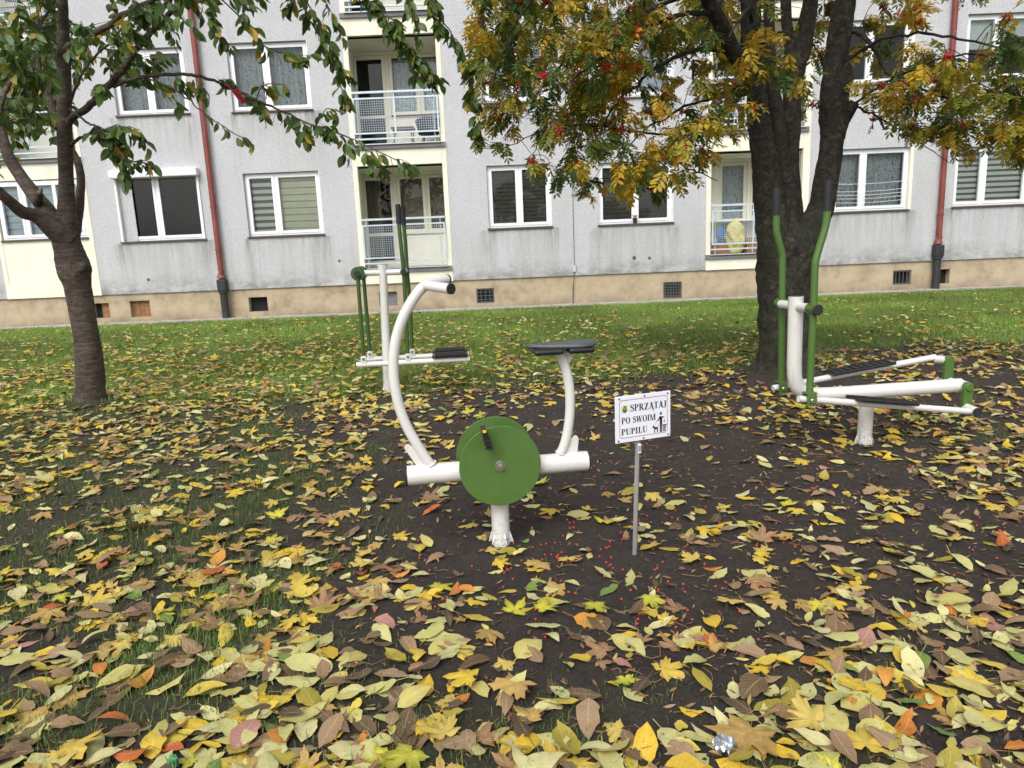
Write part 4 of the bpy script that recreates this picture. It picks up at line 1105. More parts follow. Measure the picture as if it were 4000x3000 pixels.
def oval_leaf(R, L, Wd, rows, fold, curl, twist, col, edge=None, petiole=0.25, width_pow=0.75):
    """ovate leaf with pointed tip: midrib plus two edges per row; returns V, tris, uv, colours"""
    t = np.linspace(0, 1, rows)
    w = np.sin(math.pi * np.clip(t, 0, 1) ** 0.85) ** width_pow * Wd / 2
    w = w * np.where(t > 0.78, 1 - 0.5 * ((t - 0.78) / 0.22) ** 1.2, 1); w[0] = w[-1] = 0.0015
    th = curl * (t - 0.45) * 2
    dl = L / (rows - 1)
    x = np.concatenate([[0], np.cumsum(np.cos(th[:-1]) * dl)]); z = np.concatenate([[0], np.cumsum(np.sin(th[:-1]) * dl)])
    tw = twist * (t - 0.5); side = R.uniform(-0.05, 0.05) * L * np.sin(t * 3.1)
    V = []; UV = []; K = []
    for j, u in ((0, -1), (1, 0), (2, 1)):
        yy = u * w * np.cos(tw) * math.cos(fold); zz = abs(u) * w * math.sin(fold) + u * w * np.sin(tw)
        if u:
            zz = zz + R.normal(0, 0.07, rows) * w
            if petiole != 0.22: yy = yy * np.clip(1 + R.normal(0, 0.07, rows), 0.5, 1.2) * (1 if R.random() < 0.8 else np.clip(1 - 0.75 * np.exp(-((t - R.uniform(.3, .9)) / .10) ** 2), .2, 1))
        V.append(np.stack([x - L * 0.45, yy + side, z + zz], 1)); UV.append(np.stack([np.full(rows, u * 1.0), t], 1))
        c = np.repeat(col[None], rows, 0)
        if edge is not None and u: c = c * 0.45 + edge * 0.55
        K.append(c)
    V = np.concatenate(V); UV = np.concatenate(UV); K = np.concatenate(K)
    F = []
    for i in range(rows - 1):
        for a, b in ((0, 1), (1, 2)):
            p, q, r, s = a * rows + i, b * rows + i, b * rows + i + 1, a * rows + i + 1
            F += [(p, q, r), (p, r, s)]
    if petiole:
        b0 = len(V); pl_ = L * petiole; hw = max(0.0012, L * 0.010)
        base = np.array([-L * 0.45, 0, 0]); tip = base + np.array([-pl_, R.uniform(-.3, .3) * pl_, R.uniform(0.0, .5) * pl_])
        V = np.vstack([V, base + [0, hw, 0.001], base + [0, -hw, 0.001], tip + [0, -hw, 0], tip + [0, hw, 0]])
        UV = np.vstack([UV, [[0.5, 0.03]] * 4]); K = np.vstack([K, np.repeat((col * 0.7 + C3(150, 130, 60) * 0.3)[None], 4, 0)])
        F += [(b0, b0 + 1, b0 + 2), (b0, b0 + 2, b0 + 3)]
    return V, np.array(F), UV, K

MAPLE = [(0, 1.0), (5, .82), (12, .76), (16, .64), (24, .43), (33, .60), (38, .74), (46, .72), (53, .93), (58, .70), (67, .64), (72, .50), (81, .38), (92, .48), (101, .47), (109, .58), (118, .42), (135, .36), (155, .28), (172, .12)]
def maple_leaf(R, size, col, edge, detail=2, curl=0.35, petiole=True):
    out = [(a, r * R.uniform(0.93, 1.05)) for a, r in MAPLE] + [(-a, r * R.uniform(0.93, 1.05)) for a, r in MAPLE[:0:-1]]
    A = np.radians([q[0] for q in out]); r = np.array([q[1] for q in out]); n = len(out)
    ex, ey = R.uniform(-1, 1, 2) * curl; ph = R.uniform(0, 6.28)
    def zz(x, y, rr): return ex * x * x + ey * y * y + 0.06 * np.sin(5 * np.arctan2(y, x) + ph) * rr + 0.03 * R.normal(0, 1, len(x)) * rr
    rings = [1.0] if detail == 1 else [0.5, 1.0]
    V = [np.zeros((1, 3))]; K = [col[None]]; UV = [np.array([[0.0, 0.0]])]
    for k in rings:
        x, y = np.cos(A) * r * k, np.sin(A) * r * k
        V.append(np.stack([x, y, zz(x, y, r * k)], 1)); UV.append(np.stack([np.full(n, 0.5), np.full(n, 0.03)], 1))
        K.append(np.repeat((col * (1 - 0.6 * (k > .9)) + edge * 0.6 * (k > .9))[None], n, 0) * R.uniform(0.85, 1.12, (n, 1)))
    V = np.vstack(V) * size / 2 * 1.15; K = np.vstack(K); UV = np.vstack(UV)
    F = [(0, 1 + i, 1 + (i + 1) % n) for i in range(n)]
    if detail > 1:
        for i in range(n):
            a, b, c_, d = 1 + i, 1 + (i + 1) % n, 1 + n + (i + 1) % n, 1 + n + i
            F += [(a, d, c_), (a, c_, b)]
    if petiole:
        b0 = len(V); l = size * R.uniform(0.35, 0.6); hw = 0.0014; bend = R.uniform(-.4, .4) * l
        V = np.vstack([V, [[0, hw, .002], [0, -hw, .002], [-l * .5, -hw + bend * .3, .012], [-l * .5, hw + bend * .3, .012], [-l, -hw + bend, .006], [-l, hw + bend, .006]]])
        K = np.vstack([K, np.repeat(C3(196, 176, 90)[None], 6, 0)]); UV = np.vstack([UV, [[.5, .03]] * 6])
        F += [(b0, b0 + 1, b0 + 2), (b0, b0 + 2, b0 + 3), (b0 + 3, b0 + 2, b0 + 4), (b0 + 3, b0 + 4, b0 + 5)]
    return V, np.array(F), UV, K

def rowan_leaf(R, L, cols):
    """pinnate leaf: a stalk with paired leaflets, drooping along its length"""
    pairs = R.integers(5, 7); V = []; F = []; UV = []; K = []; nb = 0
    droop = R.uniform(0.3, 1.0)
    def spine(t): return np.array([L * (t - 0.10 * droop * t * t), 0, -L * 0.45 * droop * t * t])
    ts = np.linspace(0.22, 0.93, pairs)
    items = [(t, s) for t in ts for s in (-1, 1)] + [(1.0, 0)]
    base = cols[R.integers(len(cols))]
    for t, s in items:
        ll = L * R.uniform(0.30, 0.38) * (0.75 + 0.5 * math.sin(math.pi * min(1, t * 0.9)) ** 0.8); ww = ll * R.uniform(0.31, 0.38)
        a = R.normal(0, 0.12) if s == 0 else s * R.uniform(0.85, 1.15)
        c, sn = math.cos(a), math.sin(a); dz = R.uniform(-0.55, 0.1)
        d = np.array([c, sn, dz]); d /= np.linalg.norm(d); sd = np.array([-sn, c, 0]); up = np.cross(d, sd)
        p = spine(t)
        f_ = R.uniform(0.0, 0.5)
        pts = [p, p + d * ll * .35 + sd * ww * .5 + up * ww * .5 * f_, p + d * ll * .75 + sd * ww * .42 + up * ww * .4 * f_ - up * ll * .03, p + d * ll - up * ll * .08, p + d * ll * .75 - sd * ww * .42 + up * ww * .4 * f_ - up * ll * .03, p + d * ll * .35 - sd * ww * .5 + up * ww * .5 * f_, p + d * ll * .5]
        V += pts; UV += [(0, 0), (1, .3), (1, .7), (0, 1), (-1, .7), (-1, .3), (0, .5)]
        col = base * R.uniform(0.8, 1.2) if R.random() < 0.8 else cols[R.integers(len(cols))]
        K += [col] * 7
        F += [(nb, nb + 6, nb + 1), (nb + 1, nb + 6, nb + 2), (nb + 2, nb + 6, nb + 3), (nb + 3, nb + 6, nb + 4), (nb + 4, nb + 6, nb + 5), (nb + 5, nb + 6, nb)]
        nb += 7
    q = np.linspace(0, 1, 5); hw = 0.0015
    for i in range(5):
        p = spine(q[i]); V += [p + [0, hw, 0], p - [0, hw, 0]]; UV += [(.5, .03)] * 2; K += [C3(96, 70, 40)] * 2
    for i in range(4):
        b = nb + 2 * i; F += [(b, b + 1, b + 3), (b, b + 3, b + 2)]
    return np.array(V), np.array(F), np.array(UV), np.array(K)

def join_leaves(name, variants, items, mat, parent=None):
    """items: (variant index, 3x3, position, brightness)"""
    Vs, Fs, Us, Ks = [], [], [], []; base = 0
    by = {}
    for it in items: by.setdefault(it[0], []).append(it)
    for vi, lst in by.items():
        V, F, UV, K = variants[vi]
        Mx = np.array([q[1] for q in lst]); Ps = np.array([q[2] for q in lst]); br = np.array([q[3] for q in lst])
        X = np.einsum('nij,vj->nvi', Mx, V) + Ps[:, None, :]
        n, m = X.shape[:2]
        Vs.append(X.reshape(-1, 3)); Us.append(np.tile(UV, (n, 1))); Ks.append((K[None] * br[:, None, None]).reshape(-1, 3))
        Fs.append((F[None] + (np.arange(n) * m)[:, None, None] + base).reshape(-1, 3)); base += n * m
    return np_mesh(name, np.vstack(Vs), np.vstack(Fs), mat, np.clip(np.vstack(Ks), 0, 1), np.vstack(Us), True, parent, 'stuff')

CAMP = np.array([0, 0, CAM_H])
_c = np.array(cam.matrix_world.to_3x3())
def in_frame(p, m=0.02):
    v = (np.asarray(p) - CAMP) @ _c
    z = -v[2]
    if z < 0.2: return False, z
    u, w = v[0] / z * FPX, v[1] / z * FPX
    return (abs(u) < 0.5 + m and abs(w) < 0.375 + m), z

def rotm(R, yaw, pitch, roll):
    return np.array(Euler((roll, pitch, yaw)).to_matrix())

def frame_from(dirv, up=(0, 0, 1.0), roll=0.0):
    d = np.array(dirv, float); d /= np.linalg.norm(d) + 1e-9
    s = np.cross(up, d); 
    if np.linalg.norm(s) < 1e-3: s = np.array([1.0, 0, 0])
    s /= np.linalg.norm(s); u = np.cross(d, s)
    c, q = math.cos(roll), math.sin(roll)
    return np.stack([d, s * c + u * q, -s * q + u * c], 1)

def mesh_of(variant, name, mat):
    V, F, UV, K = variant
    return np_mesh(name, V, F, mat, np.clip(K, 0, 1), UV, True, link=False)

def place_leaves(tree, variants, meshes, items, mat, name='leaf', rest='foliage', cap=300):
    vis = []
    for i, it in enumerate(items):
        ok, z = in_frame(it[2])
        if ok: vis.append((z, i))
    vis.sort(); big = {i for _, i in vis[:cap]}
    for i in sorted(big):
        vi, R3, p, b = items[i]
        o = bpy.data.objects.new(name, meshes[vi]); COL.objects.link(o); o.parent = tree
        m4 = Matrix.Identity(4)
        for a in range(3):
            for c in range(3): m4[a][c] = float(R3[a][c])
            m4[a][3] = float(p[a])
        o.matrix_parent_inverse = Matrix.Translation(-tree.location)
        o.matrix_basis = m4
    ob = join_leaves(rest, variants, [it for i, it in enumerate(items) if i not in big], mat)
    ob.parent = tree; ob.matrix_parent_inverse = Matrix.Translation(-tree.location)

def bark_part(mb, name, mat, tree):
    o = mb.build(name, mat, tree, auto=60)
    o.matrix_parent_inverse = Matrix.Translation(-tree.location)
    return o

def limb(mb, pts, n=12, per=5, rough=0.06, seed=0, jit=0.0):
    P_ = catmull(pts, per); r = np.maximum(P_[:, 3], 0.0018)
    if jit:
        g = np.random.default_rng(seed); w = np.sin(np.linspace(0, 1, len(P_)) * math.pi)
        P_[:, :3] += g.normal(0, jit, (len(P_), 3)) * w[:, None]
    def fl(ang, p):
        return 1 + rough * (vnoise(np.cos(ang) * 1.6 + p[0] * 3 + 10, np.sin(ang) * 1.6 + p[2] * 5 + p[1], seed) - 0.5) * 2 + rough * 0.5 * (vnoise(np.cos(ang) * 4 + 7, p[2] * 22 + np.sin(ang) * 4, seed + 3) - 0.5) * 2
    mb.tube(P_[:, :3], r, n, True, fl)
    return P_

# ================================================================== CHERRY TREE (left)
cherry = empty('cherry_tree', (-4.30, 7.10, 0), 0, 'dark-barked cherry tree with drooping green leaves forking low over the lawn', 'tree')
BK = M['bark_cherry']
tr = MB()
def cherry_flare(ang, p): return 1 + 0.05 * (vnoise(np.cos(ang) * 1.6 + 5, np.sin(ang) * 1.6 + p[2] * 6, 2) - 0.5) * 2 + 0.05 * (vnoise(np.cos(ang) * 3 + 3, p[2] * 42 + np.sin(ang), 4) - 0.5) + 0.04 * (vnoise(np.cos(ang) * 7 + 3, p[2] * 24 + np.sin(ang) * 7, 14) - 0.5) + np.exp(-max(p[2], 0) / 0.09) * 0.16 * np.maximum(0, np.cos(3 * ang + 0.6))
tp = catmull([(-4.30, 7.10, -0.06, .170), (-4.295, 7.10, 0.04, .150), (-4.27, 7.10, 0.20, .137), (-4.25, 7.10, .41, .131), (-4.24, 7.10, .73, .117), (-4.245, 7.10, 1.0, .115), (-4.25, 7.10, 1.20, .120), (-4.26, 7.10, 1.33, .148), (-4.265, 7.10, 1.41, .146), (-4.28, 7.10, 1.52, .132), (-4.29, 7.10, 1.62, .126), (-4.28, 7.10, 1.72, .112), (-4.25, 7.10, 1.85, .095), (-4.22, 7.10, 2.05, .072)], 6)
tr.tube(tp[:, :3], tp[:, 3], 56, True, cherry_flare)
tr.tube([(-4.19, 7.05, 1.36), (-4.12, 7.03, 1.38), (-4.09, 7.02, 1.385)], [0.075, 0.045, 0.015], 14)
bark_part(tr, 'trunk', BK, cherry)
c_limbs = [
    [(-4.235, 7.10, 1.95, .078), (-4.21, 7.10, 2.10, .069), (-4.18, 7.10, 2.37, .066), (-4.14, 7.10, 2.69, .065), (-4.09, 7.10, 3.0, .060), (-4.05, 7.10, 3.30, .057), (-4.02, 7.10, 3.50, .052), (-3.99, 7.10, 3.70, .045), (-3.95, 7.1, 3.99, .038), (-3.87, 7.1, 4.4, .026), (-3.8, 7.1, 5.0, .012)],
    [(-4.27, 7.10, 1.66, .125), (-4.34, 7.0, 1.77, .098), (-4.41, 6.9, 1.87, .066), (-4.46, 6.8, 1.90, .058), (-4.48, 6.7, 1.97, .051), (-4.51, 6.6, 2.06, .045), (-4.58, 6.5, 2.2, .038), (-4.8, 6.2, 2.6, .028), (-5.0, 5.9, 3.2, .014)],
    [(-4.30, 7.10, 1.68, .115), (-4.38, 7.1, 1.80, .095), (-4.47, 7.15, 1.94, .079), (-4.58, 7.2, 2.08, .068), (-4.71, 7.25, 2.25, .061), (-4.84, 7.3, 2.46, .053), (-4.91, 7.35, 2.71, .045), (-5.01, 7.4, 2.93, .038), (-5.2, 7.6, 3.5, .025), (-5.4, 7.9, 4.2, .012)],
    [(-4.26, 7.12, 1.66, .085), (-4.235, 7.2, 1.80, .058), (-4.21, 7.26, 1.95, .046), (-4.20, 7.3, 2.09, .040), (-4.20, 7.35, 2.24, .037), (-4.24, 7.4, 2.42, .035), (-4.38, 7.45, 2.70, .035), (-4.47, 7.5, 2.98, .033), (-4.51, 7.5, 3.15, .030), (-4.53, 7.5, 3.37, .024), (-4.5, 7.6, 4.0, .012)],
]
for i, l in enumerate(c_limbs):
    bark_part((lambda m: (limb(m, l, 18, 6, 0.06, i + 1), m)[1])(MB()), 'limb', BK, cherry)
# broken stub with pale torn wood
bark_part(MB().tube([(-4.50, 7.08, 2.0), (-4.44, 7.03, 2.06), (-4.41, 7.0, 2.09)], [0.045, 0.032, 0.026], 12), 'broken_stub', BK, cherry)
bark_part(MB().tube([(-4.412, 7.002, 2.088), (-4.38, 6.985, 2.11), (-4.365, 6.98, 2.135)], [0.022, 0.014, 0.003], 8), 'torn_wood', M['rust_board'], cherry)
c_br = {
 'B1': [(-4.11,7.10,2.70,.034),(-4.01,7.05,2.77,.033),(-3.83,7.0,2.84,.033),(-3.64,6.95,2.96,.031),(-3.43,6.9,3.11,.027),(-3.27,6.9,3.29,.026),(-3.12,6.9,3.43,.025),(-3.01,6.9,3.51,.023),(-2.82,6.9,3.68,.022),(-2.64,7.0,3.89,.019),(-2.42,7.2,4.14,.015),(-2.0,7.3,4.4,.010),(-1.5,7.3,4.45,.006)],
 'B1b': [(-3.55,6.95,3.0,.019),(-3.39,6.9,3.03,.017),(-3.23,6.9,3.06,.016),(-2.91,6.9,3.07,.015),(-2.75,6.9,3.05,.014),(-2.62,6.95,3.01,.013),(-2.49,7.0,2.96,.012),(-2.27,7.0,2.84,.011),(-2.03,7.0,2.73,.009),(-1.73,7.0,2.59,.008),(-1.54,7.0,2.52,.007),(-1.37,7.0,2.44,.006),(-1.23,7.0,2.37,.005),(-1.02,7.0,2.26,.004),(-.93,7.0,2.19,.003)],
 'B2': [(-4.02,7.1,3.37,.032),(-3.88,7.0,3.39,.031),(-3.70,6.9,3.42,.029),(-3.48,6.8,3.45,.027),(-3.21,6.7,3.53,.024),(-2.95,6.6,3.59,.022),(-2.64,6.6,3.72,.018),(-2.36,6.7,3.88,.014),(-1.9,6.9,4.1,.010),(-1.2,7.1,4.25,.007),(-.75,7.25,4.1,.005)],
 'B3': [(-4.19,7.1,2.65,.016),(-4.21,7.0,2.71,.014),(-4.23,6.9,2.73,.013),(-4.32,6.8,2.78,.012),(-4.39,6.7,2.79,.008),(-4.48,6.6,2.78,.005)],
 'B3b': [(-4.12,7.0,2.75,.013),(-4.13,6.8,2.74,.012),(-4.21,6.7,2.71,.008),(-4.27,6.6,2.66,.007),(-4.34,6.5,2.64,.006)],
 'B4': [(-4.10,7.1,2.52,.019),(-3.99,7.0,2.55,.015),(-3.84,6.95,2.59,.013),(-3.71,6.9,2.60,.012),(-3.55,6.9,2.63,.010),(-3.43,6.9,2.63,.005),(-3.33,6.9,2.60,.003)],
 'B5': [(-4.08,7.1,2.86,.011),(-3.95,7.0,2.78,.010),(-3.80,6.9,2.68,.010),(-3.69,6.9,2.59,.009),(-3.65,6.9,2.48,.009),(-3.58,6.9,2.39,.008),(-3.49,6.9,2.34,.007),(-3.29,6.9,2.30,.005)],
 'B6': [(-4.06,7.1,2.89,.014),(-4.04,7.2,3.04,.012),(-4.02,7.3,3.19,.011),(-3.94,7.4,3.37,.011),(-3.80,7.5,3.53,.010),(-3.66,7.6,3.73,.010),(-3.55,7.7,3.88,.009),(-3.36,7.8,4.10,.006)],
 'B7': [(-3.19,6.9,3.04,.008),(-3.08,6.9,2.99,.007),(-2.96,6.9,2.93,.007),(-2.83,6.9,2.83,.006),(-2.70,6.9,2.70,.006),(-2.59,6.9,2.62,.005),(-2.49,6.9,2.55,.005),(-2.29,6.9,2.42,.003)],
 'B8': [(-4.52,6.57,2.12,.03),(-4.32,6.35,2.45,.02),(-4.19,6.3,2.69,.018),(-4.17,6.4,2.88,.018),(-4.13,6.5,3.05,.017),(-4.07,6.6,3.24,.016),(-4.03,6.7,3.42,.015),(-3.99,6.8,3.56,.013),(-3.90,6.9,3.78,.010),(-3.7,7,4.2,.006)],
 'B9': [(-4.04,6.7,3.40,.007),(-4.07,6.6,3.28,.006),(-4.10,6.5,3.16,.006),(-4.0,6.25,3.12,.004)],
 'B10': [(-3.95,7.1,3.99,.02),(-3.6,6.9,4.1,.016),(-3.2,6.7,4.15,.012),(-2.7,6.5,4.1,.009),(-2.3,6.45,3.95,.005)],
 'B11': [(-4.55,7.5,3.4,.02),(-4.9,8.0,3.5,.015),(-5.2,8.5,3.6,.012),(-5.5,9.0,3.5,.008)],
 'B12': [(-4.5,7.55,3.7,.016),(-4.5,8.1,3.9,.013),(-4.7,8.7,4.0,.010),(-5.0,9.2,3.8,.006)],
 'B13': [(-4.91,7.35,2.71,.02),(-5.2,7.6,2.9,.015),(-5.6,8.0,3.1,.012),(-6.0,8.4,3.1,.007)],
}
c_tw = {
 'T1': [(-1.95,7.25,4.40,.008),(-1.84,7.2,3.99,.008),(-1.77,7.2,3.74,.006),(-1.69,7.2,3.59,.006),(-1.62,7.2,3.44,.005),(-1.59,7.2,3.33,.005),(-1.56,7.2,3.21,.004),(-1.53,7.2,3.04,.004),(-1.49,7.2,2.86,.003),(-1.48,7.2,2.80,.002)],
 'T2': [(-1.6,7.3,4.42,.008),(-1.38,7.3,3.91,.007),(-1.25,7.3,3.76,.007),(-1.14,7.3,3.65,.006),(-.98,7.3,3.56,.006),(-.94,7.3,3.44,.006),(-.88,7.3,3.30,.005),(-.83,7.3,3.24,.004),(-.75,7.3,3.14,.004),(-.65,7.3,3.05,.002)],
 'T3': [(-1.2,7.2,4.25,.006),(-.91,7.4,3.93,.005),(-.84,7.4,3.75,.004),(-.78,7.4,3.58,.004),(-.77,7.4,3.43,.003)],
 'T4': [(-.78,7.25,4.10,.008),(-.65,7.3,3.83,.008),(-.57,7.3,3.65,.007),(-.53,7.3,3.55,.006),(-.45,7.3,3.45,.006),(-.39,7.3,3.29,.005),(-.33,7.3,3.14,.005),(-.30,7.3,2.94,.004),(-.27,7.3,2.80,.004),(-.25,7.3,2.72,.003),(-.24,7.3,2.58,.002)],
 'T5': [(-.88,7.3,3.30,.003),(-.83,7.3,3.18,.003),(-.80,7.3,3.06,.002)],
 'T6': [(-2.64,6.98,3.87,.008),(-2.30,7.0,3.51,.007),(-2.16,7.0,3.32,.005),(-2.06,7.0,3.26,.004),(-1.89,7.0,3.22,.003),(-1.72,7.0,3.21,.002)],
 'T7': [(-2.05,7.2,4.38,.005),(-1.93,7.1,3.86,.004),(-1.89,7.1,3.72,.004),(-1.91,7.1,3.64,.003)],
 'T8': [(-1.75,7.3,4.44,.005),(-1.61,7.2,3.80,.004),(-1.56,7.2,3.66,.004),(-1.51,7.2,3.54,.003),(-1.47,7.2,3.43,.003)],
 'T9': [(-2.55,6.65,3.78,.008),(-2.45,6.6,3.55,.006),(-2.42,6.55,3.35,.005),(-2.30,6.55,3.20,.003)],
 'T10': [(-2.27,7.0,2.84,.006),(-2.15,6.9,2.95,.005),(-1.95,6.85,2.93,.003)],
 'T11': [(-1.73,7.0,2.59,.005),(-1.62,6.95,2.72,.004),(-1.50,6.95,2.70,.003)],
}
rg = np.random.default_rng(11)
cherry_spots = []                 # (position, twig direction, weight)
def side_twigs(path, every, lmin, lmax, start, mbt, lev=0):
    P_ = catmull(path, 5); seg = np.linalg.norm(np.diff(P_[:, :3], axis=0), axis=1); acc = 0
    tot = seg.sum(); run = 0
    for i in range(1, len(P_)):
        run += seg[i - 1]; acc += seg[i - 1]
        if run < start * tot: acc = 0; continue
        if acc > every:
            acc = rg.uniform(-0.3, 0.3) * every
            d = P_[i, :3] - P_[i - 1, :3]; d /= np.linalg.norm(d) + 1e-9
            a = rg.normal(0, 1, 3); a -= d * (a @ d); a /= np.linalg.norm(a)
            v = d * 0.7 + a * 0.8 + np.array([0, 0, 0.15]); v /= np.linalg.norm(v)
            L = rg.uniform(lmin, lmax); p = P_[i, :3].copy(); pts = [(*p, min(P_[i, 3], 0.005))]
            k = 6
            for s in range(1, k + 1):
                p = p + v * L / k; v = v + np.array([0, 0, -0.16]) + rg.normal(0, 0.08, 3); v /= np.linalg.norm(v)
                pts.append((*p, 0.0045 * (1 - s / k * 0.65)))
            limb(mbt, pts, 5, 1, 0.0)
            for s in range(1, k + 1):
                cherry_spots.append((np.array(pts[s][:3]), np.array(pts[s][:3]) - np.array(pts[s - 1][:3]), 1.0))
def along(path, step, start, wt=1.0):
    P_ = catmull(path, 6); seg = np.linalg.norm(np.diff(P_[:, :3], axis=0), axis=1); tot = seg.sum(); run = acc = 0
    for i in range(1, len(P_)):
        run += seg[i - 1]; acc += seg[i - 1]
        if run < start * tot: continue
        if acc > step:
            acc = 0; cherry_spots.append((P_[i, :3].copy(), P_[i, :3] - P_[i - 1, :3], wt))
for i, (k, p) in enumerate(c_br.items()):
    m = MB(); limb(m, p, 12, 5, 0.05, 20 + i, 0.006); bark_part(m, 'branch', BK, cherry)
tw = MB()
for i, (k, p) in enumerate(c_tw.items()): limb(tw, p, 6, 4, 0.0, 50 + i, 0.004)
for k in ('T1', 'T2', 'T4'): along(c_tw[k], 0.045, 0.15, 1.3)
for k in ('T3', 'T5', 'T7', 'T8', 'T6', 'T9', 'T10', 'T11'): along(c_tw[k], 0.055, 0.35, 1.2)
along(c_br['B1b'], 0.075, 0.55); along(c_br['B7'], 0.10, 0.5, 0.9); along(c_br['B5'], 0.07, 0.30, 0.8); along(c_br['B4'], 0.05, 0.45, 1.2); along(c_br['B9'], 0.05, 0.2)
side_twigs(c_br['B4'], 0.12, 0.15, 0.32, 0.35, tw); side_twigs(c_br['B5'], 0.13, 0.12, 0.25, 0.25, tw)
side_twigs(c_br['B1'], 0.08, 0.20, 0.50, 0.15, tw); side_twigs(c_br['B1b'], 0.16, 0.12, 0.35, 0.08, tw)
side_twigs(c_br['B2'], 0.06, 0.25, 0.55, 0.06, tw); side_twigs(c_br['B6'], 0.12, 0.2, 0.4, 0.3, tw)
for k in ('B3', 'B3b', 'B8', 'B9'): side_twigs(c_br[k], 0.09, 0.2, 0.40, 0.25, tw)
for k in ('B10', 'B11', 'B12', 'B13'): side_twigs(c_br[k], 0.038, 0.35, 0.85, 0.05, tw)
side_twigs(c_tw['T2'], 0.16, 0.1, 0.2, 0.2, tw); side_twigs(c_tw['T1'], 0.2, 0.1, 0.2, 0.2, tw); side_twigs(c_tw['T4'], 0.25, 0.08, 0.16, 0.1, tw)
for l in c_limbs: side_twigs(l, 0.07, 0.4, 1.1, 0.62, tw)
bark_part(tw, 'twigs', M['twig'], cherry)['kind'] = 'stuff'
greens = [C3(74, 102, 46), C3(86, 116, 52), C3(66, 94, 44), C3(96, 124, 54), C3(76, 108, 58)]
yel = [C3(182, 150, 40), C3(150, 140, 52)]
cv = []
for i in range(16):
    c = greens[i % 5] if i < 13 else yel[i % 2]
    cv.append(oval_leaf(rg, 1.0, rg.uniform(0.46, 0.56), 8, rg.uniform(0.05, 0.45), rg.uniform(-0.5, 0.05), rg.uniform(-0.4, 0.4), c, None if i % 5 else c * 0.8 + yel[0] * 0.2, 0.22))
cm = [mesh_of(v, 'leaf', M['leaf_cherry']) for v in cv]
items = []
for (p, d, wgt) in cherry_spots:
    n = rg.poisson(2.7 * wgt)
    for _ in range(n):
        d_ = d / (np.linalg.norm(d) + 1e-9)
        a = rg.normal(0, 1, 3); a[2] = abs(a[2]) * 0.2
        v = d_ * 0.35 + a * 0.45 + np.array([0, 0, -0.75]); v /= np.linalg.norm(v)
        L = rg.uniform(0.085, 0.14)
        vi = int(rg.integers(13)) if rg.random() < 0.88 else 13 + int(rg.integers(3))
        R3 = frame_from(v, rg.normal(0, 1, 3), rg.uniform(-0.6, 0.6)) * L
        items.append((vi, R3, p + v * L * 0.62 + rg.normal(0, 0.012, 3), rg.uniform(0.8, 1.2)))
place_leaves(cherry, cv, cm, items, M['leaf_cherry'])
N_CHERRY = len(items)

# ================================================================== ROWAN TREE (right)
rowan = empty('rowan_tree', (2.73, 7.04, 0), 0, 'several-stemmed rowan tree with mossy trunk, yellowing leaves and red berries', 'tree')
BR = M['bark_rowan']
def rowan_flare(ang, p):
    return 1 + 0.07 * (vnoise(np.cos(ang) * 1.7 + 9, np.sin(ang) * 1.7 + p[2] * 3, 31) - 0.5) * 2 + 0.06 * (vnoise(np.cos(ang) * 5 + 3, np.sin(ang) * 5 + p[2] * 12, 8) - 0.5) * 2 + 0.05 * (vnoise(np.cos(ang) * 12 + 3, np.sin(ang) * 12 + p[2] * 22, 18) - 0.5) * 2 + np.exp(-max(p[2], 0) / 0.10) * 0.45 * np.maximum(0, np.cos(2.5 * ang - 2.6)) ** 2
tr = MB()
tp = catmull([(2.72, 7.04, -0.06, .33), (2.73, 7.04, 0.03, .285), (2.74, 7.04, .12, .252), (2.74, 7.04, .25, .236), (2.74, 7.04, .40, .231), (2.74, 7.04, .57, .238), (2.73, 7.04, .80, .245), (2.72, 7.04, 1.03, .250), (2.73, 7.04, 1.17, .255), (2.74, 7.04, 1.32, .255), (2.74, 7.04, 1.43, .205), (2.74, 7.04, 1.52, .10)], 12)
tr.tube(tp[:, :3], tp[:, 3], 84, True, rowan_flare)
bark_part(tr, 'trunk', BR, rowan)
